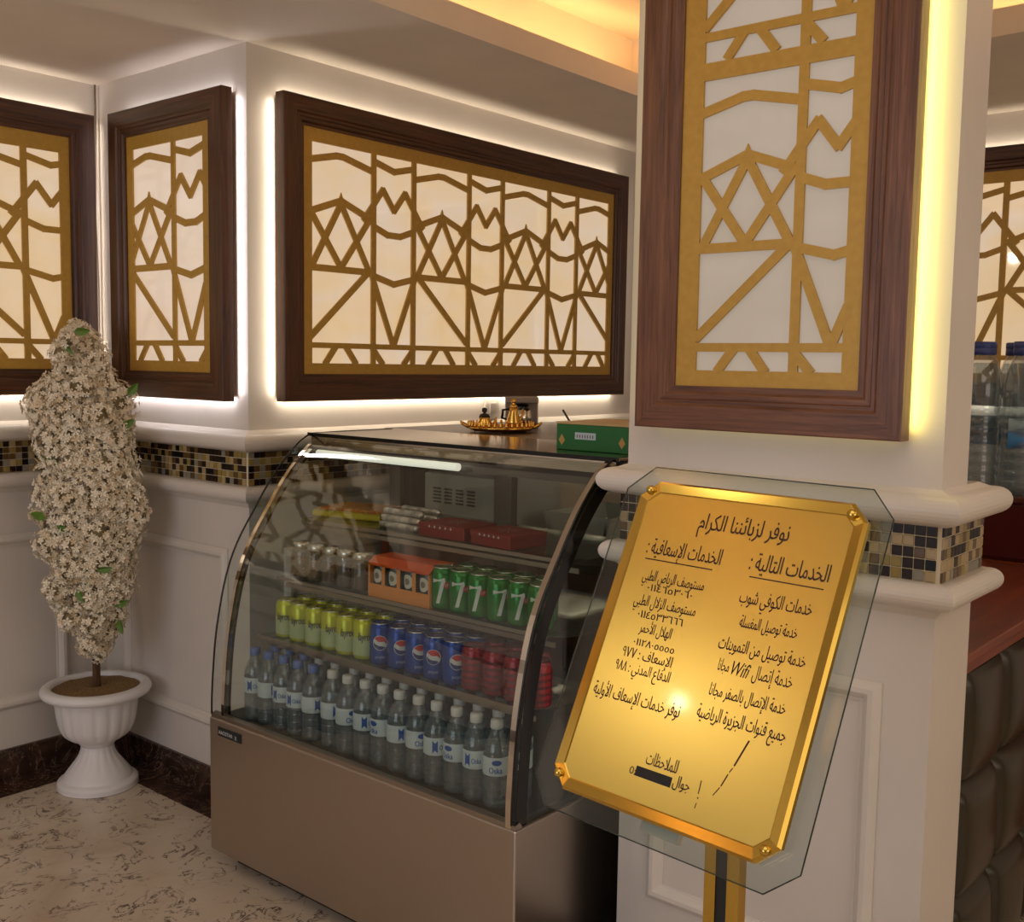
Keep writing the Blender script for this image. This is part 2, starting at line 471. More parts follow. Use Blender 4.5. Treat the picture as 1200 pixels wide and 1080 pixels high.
# mosaic band: grout bed + glass tiles
bed = [(0.0, 1.088), (0.010, 1.088), (0.010, 1.203), (0.0, 1.203)]
PITCH = 0.0222
def mosaic_cells(path, closed):
    """yields (centre, tangent) for tiles set along a path offset 11 mm from the wall"""
    n = len(path)
    for i in range(n if closed else n-1):
        a, b = path[i], path[(i+1) % n]
        dx, dy = b[0]-a[0], b[1]-a[1]; L = math.hypot(dx, dy); t = (dx/L, dy/L); nn = (t[1], -t[0])
        yield a, t, nn, L
band_w = struct(sweep(MB(), WALLPATH, bed).build('trim_8', M_GROUT))
tm = MB()
for a, t, nn, L in mosaic_cells(WALLPATH, False):
    s0 = 1.9 if L > 4 else -0.010
    e0 = L
    k = 0
    s = s0
    while s < e0-PITCH*0.6 and s < (2.6 if a[0] == 2.1 and a[1] < 3 else 99):
        for r in range(5):
            z0 = 1.0905+r*PITCH
            mi = tile_choice()
            c0 = (a[0]+t[0]*(s+0.0012), a[1]+t[1]*(s+0.0012)); c1 = (a[0]+t[0]*(s+PITCH-0.0012), a[1]+t[1]*(s+PITCH-0.0012))
            o0, o1 = 0.008, 0.0128
            vs_ = []
            for z in (z0+0.0012, z0+PITCH-0.0012):
                for c in (c0, c1):
                    for o_ in (o0, o1): vs_.append((c[0]+nn[0]*o_, c[1]+nn[1]*o_, z))
            tm.add(vs_, [(0, 1, 3, 2), (4, 6, 7, 5), (0, 4, 5, 1), (2, 3, 7, 6), (1, 5, 7, 3), (0, 2, 6, 4)], mi=mi)
        s += PITCH
stuff(tm.build('mosaic_tiles', TILES, band_w))
band_p = struct(sweep(MB(), PILPATH, bed, True).build('trim_9', M_GROUT))
tmesh = []
for mi in range(6):
    q = PITCH/2-0.0012; b_ = 0.0012
    mb = MB()
    vs_ = [(-q, 0.0, -q), (q, 0.0, -q), (q, 0.0, q), (-q, 0.0, q), (-q, -0.0035, -q), (q, -0.0035, -q), (q, -0.0035, q), (-q, -0.0035, q),
           (-q+b_, -0.0048, -q+b_), (q-b_, -0.0048, -q+b_), (q-b_, -0.0048, q-b_), (-q+b_, -0.0048, q-b_)]
    fs_ = [(8, 9, 10, 11)] + [(i, (i+1) % 4, (i+1) % 4+4, i+4) for i in range(4)] + [(i+4, (i+1) % 4+4, (i+1) % 4+8, i+8) for i in range(4)]
    mb.add(vs_, fs_)
    o = mb.build('mosaic_tile', TILES[mi], band_p); tmesh.append(o.data); bpy.data.objects.remove(o)
for a, t, nn, L in list(mosaic_cells(PILPATH, True))[:2]:
    s = -0.0115 + PITCH/2
    while s < L + 0.01:
        for r in range(5):
            z = 1.0905+(r+0.5)*PITCH
            ob('mosaic_tile', tmesh[tile_choice()], band_p, (a[0]+t[0]*s+nn[0]*0.0085, a[1]+t[1]*s+nn[1]*0.0085, z), math.atan2(t[1], t[0]))
        s += PITCH
# wainscot panel mouldings
mould = [(0.0, 0.0), (0.0, 0.006), (0.006, 0.012), (0.014, 0.018), (0.024, 0.018), (0.032, 0.012), (0.038, 0.005), (0.044, 0.004), (0.044, 0.0)]
def wainscot(name, wall, x0, x1, z0=0.245, z1=0.872):
    # wall = (origin, rotz): local x runs to the right along the wall, -y out of it
    o = rect_frame(MB(), x0, z0, x1, z1, mould).build(name, M_TRIMP)
    o.location = wall[0]; o.rotation_euler = (0, 0, wall[1]); struct(o)
LEFTW = ((0, 3.77, 0), 0.0); SIDEW = ((2.1, 3.77, 0), -PI/2); BACKW = ((2.1, 2.872, 0), 0.0); PILW = ((2.1, 1.41, 0), -PI/2)
wainscot('trim_10', LEFTW, 0.55, 1.945)
wainscot('trim_11', SIDEW, 0.135, 0.785)
wainscot('trim_12', BACKW, 0.14, 1.10)
wainscot('trim_13', PILW, 0.085, 0.625)
wainscot('trim_14', LEFTW, -1.0, 0.42)

# ------------------------------------------------------------------ backlit lattice panels
def clip(p0, p1, xa, xb, za, zb):
    t0, t1 = 0.0, 1.0; dx, dz = p1[0]-p0[0], p1[1]-p0[1]
    for p, q in ((-dx, p0[0]-xa), (dx, xb-p0[0]), (-dz, p0[1]-za), (dz, zb-p0[1])):
        if abs(p) < 1e-9:
            if q < 0: return None
        else:
            r = q/p
            if p < 0: t0 = max(t0, r)
            else: t1 = min(t1, r)
    if t0 >= t1: return None
    return ((p0[0]+t0*dx, p0[1]+t0*dz), (p0[0]+t1*dx, p0[1]+t1*dz))
def cell_lines(u0, w0, sx, sz, slash, kind, top=True):
    """bars of the lattice: star cell or arrow cell; u0 centre"""
    H = 0.148; A = 0.0995
    L = []
    def seg(*pts): 
        for a, b in zip(pts, pts[1:]): L.append(((u0+a[0]*sx, w0+a[1]*sz), (u0+b[0]*sx, w0+b[1]*sz)))
    if kind == 'star':
        seg((-H, 0.0), (-H, 0.74)); seg((H, 0.0), (H, 0.74))
        seg((-H, 0.660), (-0.02, 0.690), (0.01, 0.690), (H, 0.660))
        seg((-H, 0.492), (0, 0.545), (H, 0.492))
        seg((0, 0.535), (-0.125, 0.322)); seg((0, 0.535), (0.125, 0.322))
        seg((-0.125, 0.490), (0, 0.322)); seg((0.125, 0.490), (0, 0.322))
        seg((-H, 0.316), (H, 0.316))
        if slash: seg((-0.135, 0.085), (0.125, 0.316))
        else: seg((-0.125, 0.316), (0.135, 0.085))
        seg((-0.068, 0.0), (-0.024, 0.055)); seg((0.068, 0.0), (0.024, 0.055))
    else:
        seg((-A, 0.698), (0.0, 0.674), (A, 0.698))
        seg((-0.143, 0.492), (-0.054, 0.606), (0, 0.538), (0.054, 0.606), (0.143, 0.492))
        seg((-A, 0.476), (-0.03, 0.452), (0.03, 0.452), (A, 0.476))
        seg((-A, 0.306), (0, 0.282), (A, 0.306))
        seg((-A-0.005, 0.306), (0, 0.062), (A+0.005, 0.306))
        seg((-A, 0.052), (-0.052, 0.0)); seg((A, 0.052), (0.052, 0.0))
    return L
def lattice_panel(label, loc, rotz, W, H, star0, kmin, kmax, slash0, diff, woods, rails, sx=1.0, sz=1.0, stacked=0.0, led=(1, 0.9, 0.8), ledp=(1, 1, 1, 1), fw=(0.090, 0.090), lean=0.0):
    """origin = lower left rear corner on the wall; local x right, -y out, z up. opening margins around the gold board"""
    root = thing('backlit_lattice', label, 'lattice panel', loc, rotz, 'backlit lattice wall panels')
    B = 0.022   # stand-off from the wall
    prof = [(0.0, B), (0.0, 0.062), (0.003, 0.065), (0.050, 0.065), (0.056, 0.060), (0.063, 0.060), (0.066, 0.055), (0.076, 0.055), (0.082, 0.050), (fw[0], 0.050), (fw[0], B)]
    rect_frame(MB(), 0, 0, W, H, prof, 'b').build('frame_rail', woods[0], root)
    rect_frame(MB(), 0, 0, W, H, prof, 't').build('frame_rail', woods[0], root)
    rect_frame(MB(), 0, 0, W, H, prof, 'l').build('frame_stile', woods[1], root)
    rect_frame(MB(), 0, 0, W, H, prof, 'r').build('frame_stile', woods[1], root)
    MB().box(0.02, W-0.02, -0.030, -B, 0.02, H-0.02).build('backing_board', M_BLACKM, root)
    MB().box(fw[0]-0.005, W-fw[0]+0.005, -0.036, -0.030, fw[0]-0.005, H-fw[0]+0.005).build('light_diffuser', diff, root)
    g0 = fw[0]-0.003; m = fw[0]+0.037
    y0, y1 = -0.046, -0.040
    mb = MB()
    mb.box(g0, m, y0, y1, g0, H-g0); mb.box(W-m, W-g0, y0, y1, g0, H-g0)
    zb = rails[0]; zt = rails[1]
    mb.box(m, W-m, y0, y1, g0, zb); mb.box(m, W-m, y0, y1, zt, H-g0)
    units = [0.0] if not stacked else [0.0, stacked]
    jit = 0
    bw = 0.0225*(sx+1.4)/2.4
    for un in units:
        w0 = zb+un
        ztop = min(zt, w0+0.735*sz) if stacked else zt
        if un: mb.bar((m, w0-0.022), (W-m, w0-0.022), 0.036, y0, y1)
        mb.bar((m, w0+0.060*sz), (W-m, w0+0.060*sz), 0.0185, y0-0.0001, y1)
        for k in range(kmin, kmax+1):
            for kind, off in (('star', 0.0), ('arrow', 0.2453)):
                for a, b in cell_lines(star0+(k*0.4905+off)*sx, w0, sx, sz, (k % 2 == 0) == slash0, kind):
                    c = clip(a, b, m-0.002, W-m+0.002, w0-0.002, ztop+0.002)
                    if c and math.hypot(c[0][0]-c[1][0], c[0][1]-c[1][1]) > 0.012:
                        jit += 0.35
                        (ax, az), (bx, bz) = c; L_ = math.hypot(bx-ax, bz-az); tx, tz = (bx-ax)/L_, (bz-az)/L_
                        e0 = 0.0045 if abs(ax-a[0])+abs(az-a[1]) < 1e-6 else 0.016
                        e1 = 0.0045 if abs(bx-b[0])+abs(bz-b[1]) < 1e-6 else 0.016
                        mb.bar((ax-tx*e0, az-tz*e0), (bx+tx*e1, bz+tz*e1), bw, y0-0.00004*jit, y1)
                # finial on the roof peak
            px = star0+k*0.4905*sx
            if m+0.01 < px < W-m-0.01:
                mb.prism([(px-0.010, w0+0.545*sz), (px, w0+0.572*sz), (px+0.010, w0+0.545*sz)], y0, y1)
    mb.build('lattice_board', M_GOLD, root, recalc=True)
    # LED strips behind the frame, shining on to the wall
    lp, rp, bp, tp = ledp
    def strip_light(loc, long_axis, d, L, p):
        if not p: return
        o = area('led_strip', (0, 0, 0), (0, 0, 0), L, 0.008, p*L, led, root)
        X = Vector(long_axis); Zv = -Vector(d).normalized(); Y = Zv.cross(X)
        o.matrix_local = Matrix(((X.x, Y.x, Zv.x, loc[0]), (X.y, Y.y, Zv.y, loc[1]), (X.z, Y.z, Zv.z, loc[2]), (0, 0, 0, 1)))
    strip_light((W/2, -B+0.004, 0.008), (1, 0, 0), (0, 0.55, -1), W-0.04, bp)
    strip_light((W/2, -B+0.004, H-0.008), (1, 0, 0), (0, 0.15, 1), W-0.04, tp)
    strip_light((0.008, -B+0.004, H/2), (0, 0, 1), (-1, 0.35, 0), H-0.04, lp)
    strip_light((W-0.008, -B+0.004, H/2), (0, 0, 1), (1, 0.25, 0), H-0.04, rp)
    return root
Z0 = 1.362; RAILS = (1.488-Z0, 2.210-Z0)
WOOD = (M_WOOD_H, M_WOOD_V); WOODP = (M_WOODP_H, M_WOODP_V)
lattice_panel('wide backlit gold lattice panel in dark walnut frame above the drinks cabinet', (2.196, 2.872, Z0), 0.0, 1.936, 0.982,
              2.449-2.196, 0, 3, True, M_DIFF, WOOD, RAILS, led=(1.0, 0.86, 0.66), ledp=(1.0, 0.6, 0.95, 0.75))
lattice_panel('narrow backlit lattice panel with walnut frame on the corner pier behind the flower tree', (2.1, 3.587, Z0), -PI/2, 0.670, 0.982,
              3.587-3.362, 0, 0, False, M_DIFFS, WOOD, RAILS, led=(0.94, 0.88, 0.92), ledp=(0.4, 0.75, 0.75, 0.5))
lattice_panel('backlit lattice panel at the far left, cut by the picture edge', (0.70, 3.77, Z0), 0.0, 1.355, 0.995,
              1.653-0.70, -1, 0, False, M_DIFF, WOOD, RAILS, led=(1.0, 0.88, 0.74), ledp=(0, 0.5, 0.95, 0.7))
lattice_panel('tall lattice panel with lighter walnut frame mounted on the near white pillar', (2.1, 1.354, Z0), -PI/2, 0.604, 1.26,
              1.354-1.103, 0, 0, True, M_DIFFP, WOODP, (1.490-Z0, 2.71-Z0-0.19), sx=0.80, sz=0.82, stacked=0.650,
              led=(1.0, 0.84, 0.20), ledp=(0.25, 0.85, 0.05, 0.2), fw=(0.094, 0.094))
lattice_panel('backlit lattice panel on the far right wall behind the water jugs', (4.43, 2.10, Z0), -PI/2, 1.75, 0.982,
              2.10-1.11, -2, 1, False, M_DIFF, WOOD, RAILS, led=(1.0, 0.86, 0.66), ledp=(0.3, 0.3, 0.8, 0.6))

# ------------------------------------------------------------------ small wall things
t = thing('wall_socket', 'white wall socket low on the wall behind the chrome coffee machine', 'socket', (3.235, 2.872, 1.275))
MB().bbox(0, 0.085, -0.010, 0.0, 0, 0.085, 0.003).build('socket_plate', M_TRIMP, t)
MB().bbox(0.024, 0.061, -0.014, -0.010, 0.022, 0.063, 0.0015).build('socket_face', M_WALL, t)
cab_pts = [(2.086, 3.757, 2.478), (2.085, 3.755, 2.40), (2.082, 3.757, 2.2), (2.078, 3.755, 2.0), (2.086, 3.757, 1.75), (2.085, 3.757, 1.5), (2.087, 3.757, 1.28)]
tag(MB().tube(cab_pts, 0.0035, 6).build('wall_cable', bsdf('aged_white_cable', (120, 104, 88), 0.6)),
    'thin cable hanging down the inner wall corner between two lattice panels', 'cable')
t = thing('ceiling_downlight', 'small round ceiling downlight out of frame above the left side', 'ceiling light', (-0.984, 2.719, 2.48))
MB().lathe([(0.050, -0.012), (0.062, -0.012), (0.064, 0.0), (0.046, 0.0)], 28, cap=False).build('trim_ring', M_CHROME, t)
mb_ = bsdf('bulb_glow', (255, 240, 210), 0.5); mb_.node_tree.nodes['Principled BSDF'].inputs['Emission Color'].default_value = (1, .85, .6, 1)
mb_.node_tree.nodes['Principled BSDF'].inputs['Emission Strength'].default_value = 60
MB().lathe([(0.044, -0.004), (0.044, -0.001)], 24).build('bulb', mb_, t)
sp = bpy.data.lights.new('downlight_beam', 'POINT'); sp.energy = 13; sp.color = (1, .86, .66); sp.shadow_soft_size = 0.03
so = bpy.data.objects.new('downlight_beam', sp); COL.objects.link(so); so.location = (0, 0, -0.03); so.parent = t

# ------------------------------------------------------------------ display refrigerator
CX, CY, CL = 1.8, 2.66, 1.174
def cab(x, y, z): return (CX+y, CY-x, z)      # cabinet coordinates (along, depth, height) -> world
fr = thing('display_refrigerator', 'curved glass stainless display refrigerator full of cans and water bottles', 'refrigerator', (CX, CY, 0), -PI/2)
key = [(0.0, 0.452), (0.001, 0.52), (0.011, 0.65), (0.025, 0.745), (0.052, 0.86), (0.090, 0.953), (0.150, 1.045), (0.226, 1.150), (0.303, 1.228), (0.345, 1.258), (0.375, 1.270)]
def spline(P, n):
    out = []
    for i in range(len(P)-1):
        p0 = P[max(i-1, 0)]; p1 = P[i]; p2 = P[i+1]; p3 = P[min(i+2, len(P)-1)]
        for k in range(n):
            t_ = k/n
            out.append(tuple(0.5*((2*p1[j])+(-p0[j]+p2[j])*t_+(2*p0[j]-5*p1[j]+4*p2[j]-p3[j])*t_*t_+(-p0[j]+3*p1[j]-3*p2[j]+p3[j])*t_**3) for j in (0, 1)))
    out.append(P[-1]); return out
PROF = spline(key, 4)
def offset_prof(P, d):
    out = []
    for i, p in enumerate(P):
        a = P[max(i-1, 0)]; b = P[min(i+1, len(P)-1)]
        ty, tz = b[0]-a[0], b[1]-a[1]; L = math.hypot(ty, tz)
        out.append((p[0]+tz/L*d, p[1]-ty/L*d))
    return out
def strip(P, d0, d1, x0, x1, name, mat, smooth=True, parent=None):
    A = offset_prof(P, d0); B = offset_prof(P, d1); n = len(P)
    mb = MB()
    vs_ = [(x0,)+a for a in A]+[(x1,)+a for a in A]+[(x1,)+b for b in B]+[(x0,)+b for b in B]
    fs_ = []
    for i in range(n-1):
        for q in range(4):
            q2 = (q+1) % 4
            fs_.append((q*n+i, q*n+i+1, q2*n+i+1, q2*n+i))
    fs_ += [(0, n, 2*n, 3*n), (n-1, 2*n-1, 3*n-1, 4*n-1)]
    mb.add(vs_, fs_, False)
    o = mb.build(name, mat, parent or fr)
    return o
# lower body
mb = MB(); mb.bbox(0, CL, 0.0, 0.80, 0.05, 0.452, 0.004)
body = mb.build('cabinet_body', M_STEEL, fr)
MB().box(0.05, CL-0.05, 0.06, 0.74, 0.0, 0.05).build('plinth', M_BLACKM, fr)
MB().prism_x([(0.004, 0.452), (0.004, 0.462), (0.020, 0.466), (0.030, 0.452)], 0.004, CL-0.004).build('front_sill', M_STEELB, fr)
npl = MB().bbox(0.045, 0.155, -0.003, 0.0, 0.405, 0.432, 0.001).build('name_plate', bsdf('name_plate_dark', (22, 34, 36), 0.3), fr)
MB().box(0.03, CL-0.03, 0.034, 0.72, 0.452, 0.460).build('deck_pan', bsdf('dark_deck_pan', (46, 50, 50), 0.3, 0.5), fr)
# side panes
for sx, nm in ((0.012, 'side_pane'), (CL-0.012, 'side_pane')):
    poly = PROF + [(0.72, 1.270), (0.72, 0.452)]
    g = MB(); g.prism_x(poly, sx-0.003, sx+0.003); g.build(nm, M_GLASS, fr)
    ed = [(sx, y, z) for y, z in PROF[1:]] + [(sx, 0.50, 1.271), (sx, 0.72, 1.271), (sx, 0.72, 1.24)]
    MB().tube(ed, 0.0028, 6).build('pane_edge', M_BLACK if sx > 0.5 else bsdf('dark_glass_edge', (18, 20, 18), 0.15), fr)
# black printed border on the near side pane, chrome trims on both
strip(PROF, 0.012, 0.050, CL-0.0092, CL-0.0080, 'black_border', M_BLACK)
strip(PROF, 0.004, 0.020, CL-0.034, CL-0.0165, 'chrome_trim', M_CHROME)
strip(PROF[:-6], 0.006, 0.022, 0.050, 0.064, 'chrome_trim', M_CHROME)
strip(PROF[:-6], 0.022, 0.028, 0.050, 0.066, 'trim_gasket', M_BLACK)
strip(PROF, 0.0075, 0.0115, 0.064, CL-0.034, 'curved_glass', M_CURVED)
# top, front fascia, rear frame and doors
MB().bbox(0.0, CL, 0.372, 0.74, 1.262, 1.272, 0.002).build('top_panel', M_MIRTOP, fr)
MB().bbox(0.0, CL, 0.366, 0.372, 1.262, 1.273, 0.001).build('top_edge', M_BLACK, fr)
MB().box(0.02, CL-0.004, 0.366, 0.380, 1.232, 1.262).build('front_fascia', M_CHROME, fr)
MB().box(0.02, CL-0.004, 0.368, 0.384, 1.218, 1.232).build('fascia_gasket', M_BLACKM, fr)
MB().box(CL, CL+0.05, 0.40, 0.74, 1.18, 1.262).build('rear_corner_cap', M_BLACKM, fr)
MB().box(0.02, 0.49, 0.70, 0.735, 1.185, 1.262).build('rear_header', M_BLACKM, fr)
MB().box(0.49, CL-0.02, 0.70, 0.735, 1.175, 1.262).build('rear_header', M_GREYM, fr)
MB().box(0.02, CL-0.02, 0.70, 0.735, 0.452, 0.51).build('rear_sill', M_GREYM, fr)
for x0, x1, m_ in ((0.018, 0.05, M_GREYM), (0.485, 0.555, M_GREYM), (CL-0.05, CL-0.018, M_GREYM)):
    MB().bbox(x0, x1, 0.702, 0.733, 0.51, 1.19, 0.002).build('rear_post', m_, fr)
MB().box(0.05, 0.50, 0.712, 0.716, 0.51, 1.185).build('rear_sliding_pane', M_GLASS, fr)
MB().box(0.54, CL-0.05, 0.722, 0.726, 0.51, 1.185).build('rear_sliding_pane', M_GLASS, fr)
# light tube under the front fascia
mt = bsdf('fluorescent_tube', (240, 244, 230), 0.4); mt.node_tree.nodes['Principled BSDF'].inputs['Emission Color'].default_value = (1.0, 0.96, 0.82, 1)
mt.node_tree.nodes['Principled BSDF'].inputs['Emission Strength'].default_value = 0.8
MB().tube([(0.07, 0.352, 1.213), (0.66, 0.352, 1.213)], 0.011, 12).build('light_tube', mt, fr)
MB().box(0.05, CL-0.05, 0.366, 0.380, 1.200, 1.218).build('tube_holder', M_GREYM, fr)
# shelves: glass sheet, front rail, price rail, brackets
SH = [(0.235, 1.030), (0.145, 0.866), (0.075, 0.706)]
for fy, z in SH:
    s_o = MB().bbox(0.135, CL-0.035, fy, 0.60, z-0.006, z, 0.001).build('glass_shelf', M_SHELF, fr)
    MB().box(0.135, CL-0.035, fy-0.003, fy, z-0.008, z+0.0015).build('shelf_front_rail', M_STEELB, s_o)
    MB().box(0.135, CL-0.035, fy+0.03, fy+0.036, z-0.034, z-0.022).build('shelf_support_rail', M_STEELB, s_o)
    for xb in (0.16, CL-0.06):
        MB().prism_x([(fy+0.02, z-0.010), (0.60, z-0.010), (0.60, z-0.065), (fy+0.10, z-0.026)], xb, xb+0.004).build('shelf_bracket', M_GREYM, s_o)
for xb in (0.15, CL-0.065):
    MB().box(xb, xb+0.025, 0.60, 0.62, 0.46, 1.22).build('shelf_upright', M_GREYM, fr)

# ------------------------------------------------------------------ text helpers
AR = {'ء': (0xFE80, 1), 'آ': (0xFE81, 2), 'أ': (0xFE83, 2), 'ؤ': (0xFE85, 2), 'إ': (0xFE87, 2), 'ئ': (0xFE89, 4), 'ا': (0xFE8D, 2), 'ب': (0xFE8F, 4),
      'ة': (0xFE93, 2), 'ت': (0xFE95, 4), 'ث': (0xFE99, 4), 'ج': (0xFE9D, 4), 'ح': (0xFEA1, 4), 'خ': (0xFEA5, 4), 'د': (0xFEA9, 2), 'ذ': (0xFEAB, 2),
      'ر': (0xFEAD, 2), 'ز': (0xFEAF, 2), 'س': (0xFEB1, 4), 'ش': (0xFEB5, 4), 'ص': (0xFEB9, 4), 'ض': (0xFEBD, 4), 'ط': (0xFEC1, 4), 'ظ': (0xFEC5, 4),
      'ع': (0xFEC9, 4), 'غ': (0xFECD, 4), 'ف': (0xFED1, 4), 'ق': (0xFED5, 4), 'ك': (0xFED9, 4), 'ل': (0xFEDD, 4), 'م': (0xFEE1, 4), 'ن': (0xFEE5, 4),
      'ه': (0xFEE9, 4), 'و': (0xFEED, 2), 'ى': (0xFEEF, 2), 'ي': (0xFEF1, 4)}
LA = {'آ': 0xFEF5, 'أ': 0xFEF7, 'إ': 0xFEF9, 'ا': 0xFEFB}
def shape_ar(s):
    out = []; i = 0; prev_joins = False
    while i < len(s):
        c = s[i]
        if c in AR:
            base, k = AR[c]
            if c == 'ل' and i+1 < len(s) and s[i+1] in LA:
                out.append(chr(LA[s[i+1]]+(1 if prev_joins else 0))); prev_joins = False; i += 2; continue
            nxt = i+1 < len(s) and s[i+1] in AR and AR[s[i+1]][1] > 1
            if k == 4:
                form = (3 if prev_joins else 2) if nxt else (1 if prev_joins else 0)
                prev_joins = nxt
            else:
                form = 1 if (prev_joins and k > 1) else 0; prev_joins = False
            out.append(chr(base+form)); i += 1
        else:
            prev_joins = False
            j = i
            while j < len(s) and (s[j].isdigit() or (s[j].isascii() and s[j].isalpha())): j += 1
            if j > i: out.append(s[i:j]); i = j
            else: out.append(c); i += 1
    return ''.join(reversed(out))
def text_mesh(txt, res=3, shear=0.0, extrude=0.0, bold=0.0, step=1/44):
    """outline of the lettering filled by thin horizontal slabs with the non-zero rule (the letters' strokes overlap themselves)"""
    cu = bpy.data.curves.new('lettering', 'FONT'); cu.body = txt; cu.size = 1.0; cu.resolution_u = res; cu.shear = shear; cu.fill_mode = 'NONE'
    o = bpy.data.objects.new('lettering', cu); COL.objects.link(o)
    bpy.context.view_layer.update()
    me = bpy.data.meshes.new_from_object(o)
    V = [(v.co.x, v.co.y) for v in me.vertices]
    nxt = {}; runs = []; start = 0
    linked = set((min(e.vertices), max(e.vertices)) for e in me.edges)
    for k in range(1, len(V)+1):
        if k == len(V) or (k-1, k) not in linked:
            runs.append((start, k)); start = k
    bpy.data.objects.remove(o); bpy.data.curves.remove(cu); bpy.data.meshes.remove(me)
    segs = []
    for a, b in runs:
        for k in range(a, b):
            p, q = V[k], V[k+1 if k+1 < b else a]
            if abs(p[1]-q[1]) > 1e-7: segs.append((p, q) if p[1] < q[1] else (q, p, -1))
    segs = [(t[0], t[1], t[2] if len(t) > 2 else 1) for t in segs]
    z0 = min(p[1] for p, q, d in segs); z1 = max(q[1] for p, q, d in segs)
    n = max(1, int(math.ceil((z1-z0)/step))); h = (z1-z0)/n
    buckets = [[] for _ in range(n)]
    for sg in segs:
        for k in range(max(0, int((sg[0][1]-z0)/h)-1), min(n, int((sg[1][1]-z0)/h)+2)):
            buckets[k].append(sg)
    ov = []; of = []
    for k in range(n):
        za, zb = z0+k*h, z0+(k+1)*h; zm = (za+zb)/2
        cr = []
        for p, q, d in buckets[k]:
            if p[1] <= zm < q[1]:
                m = (q[0]-p[0])/(q[1]-p[1]); lo = max(za, p[1]); hi = min(zb, q[1])
                cr.append((p[0]+m*(zm-p[1]), p[0]+m*(lo-p[1]), p[0]+m*(hi-p[1]), d))
        cr.sort(); wn = 0; st = None
        for c in cr:
            if wn == 0: st = c
            wn += c[3]
            if wn == 0 and c[0]-st[0] > 1e-5:
                b = len(ov)
                ov += [(st[1]-bold, za, 0.0), (c[1]+bold, za, 0.0), (c[2]+bold, zb, 0.0), (st[2]-bold, zb, 0.0)]
                of.append((b, b+1, b+2, b+3))
    me = bpy.data.meshes.new('lettering'); me.from_pydata(ov, [], of)
    return me
def fit_text(txt, x0, x1, zbase, height, y, name, mat, parent, shear=0.0, bold=0.0, curve=None):
    """text mesh laid in the local xz plane (front towards -y), stretched to x0..x1; curve = cylinder radius to wrap on"""
    me = text_mesh(txt, 3, shear, 0.0, bold)
    vs_ = [v.co.copy() for v in me.vertices]
    if not vs_: return None
    xa = min(v.x for v in vs_); xb = max(v.x for v in vs_)
    sx = (x1-x0)/(xb-xa); sz = height
    for v in me.vertices:
        x = x0+(v.co.x-xa)*sx; z = zbase+v.co.y*sz
        if curve:
            a = x/curve; v.co = (curve*math.sin(a), -curve*math.cos(a), z)
        else: v.co = (x, y, z)
    me.materials.clear(); me.materials.append(mat)
    me.name = name
    o = bpy.data.objects.new(name, me); COL.objects.link(o)
    if parent: o.parent = parent
    return o
M_WHITEINK = bsdf('white_print', (205, 208, 205), 0.5)
fit_text('AAOSTAR', 0.050, 0.117, 0.412, 0.016, -0.0034, 'lettering', M_WHITEINK, npl)
fit_text('X', 0.127, 0.137, 0.410, 0.018, -0.0034, 'lettering', M_WHITEINK, npl)

# ------------------------------------------------------------------ cans
ORD = ['first', 'second', 'third', 'fourth', 'fifth', 'sixth', 'seventh', 'eighth', 'ninth', 'tenth', 'eleventh', 'twelfth', 'thirteenth', 'fourteenth', 'fifteenth', 'sixteenth']
def can_body(r, h, seg=28):
    return MB().lathe([(r*0.80, 0.0), (r*0.96, 0.004), (r, 0.010), (r, h-0.016), (r*0.93, h-0.008), (r*0.83, h-0.002), (r*0.84, h)], seg)
def can_lid(r, h):
    return MB().lathe([(r*0.84, h-0.001), (r*0.86, h+0.0015), (r*0.82, h+0.0015), (r*0.79, h-0.003), (0.0008, h-0.003)], 24, cap=False)
def wrap_poly(pts, R, z0=0.0):
    """fan of a convex-ish polygon (u, w) wrapped on a cylinder facing -y, subdivided so that it follows the curve"""
    c = (sum(p[0] for p in pts)/len(pts), sum(p[1] for p in pts)/len(pts))
    rings = [0.0, 0.5, 1.0]; mb = MB(); n = len(pts); vs_ = []
    for t_ in rings[1:]:
        for p in pts: vs_.append((c[0]+(p[0]-c[0])*t_, c[1]+(p[1]-c[1])*t_))
    vs_.append(c)
    V = [(R*math.sin(u/R), -R*math.cos(u/R), z0+w_) for u, w_ in vs_]
    F = []
    for i in range(n):
        j = (i+1) % n
        F.append((2*n, i, j)); F.append((i, i+n, j+n, j))
    mb.add(V, F, True); return mb
def circ(cx, cz, r, a0=0, a1=360, n=20):
    return [(cx+r*math.cos(math.radians(a0+(a1-a0)*i/n)), cz+r*math.sin(math.radians(a0+(a1-a0)*i/n))) for i in range(n if a1-a0 == 360 else n+1)]
M_ALU = bsdf('can_aluminium', (200, 196, 186), 0.22, 1.0)
M_ALUD = bsdf('dark_can_end', (60, 60, 64), 0.25, 1.0)
def enamel(name, c, rough=0.25): return bsdf(name, c, rough, 0.35)
CR, CH = 0.0325, 0.108
def make_can(name, label, body, lid=M_ALU, deco=None, r=CR, h=CH, group=None):
    t = thing(name, label, 'can', (0, 0, 0), 0, group)
    b = can_body(r, h).build('can_body', body, t)
    l_ = can_lid(r, h).build('can_end', lid, t)
    MB().add([(-0.004, -0.010, h+0.0005), (0.004, -0.010, h+0.0005), (0.005, 0.006, h+0.0005), (0, 0.009, h+0.0005), (-0.005, 0.006, h+0.0005)], [(0, 1, 2, 3, 4)]).build('pull_tab', lid, l_)
    if deco: deco(b)
    return t
R2 = CR+0.0004
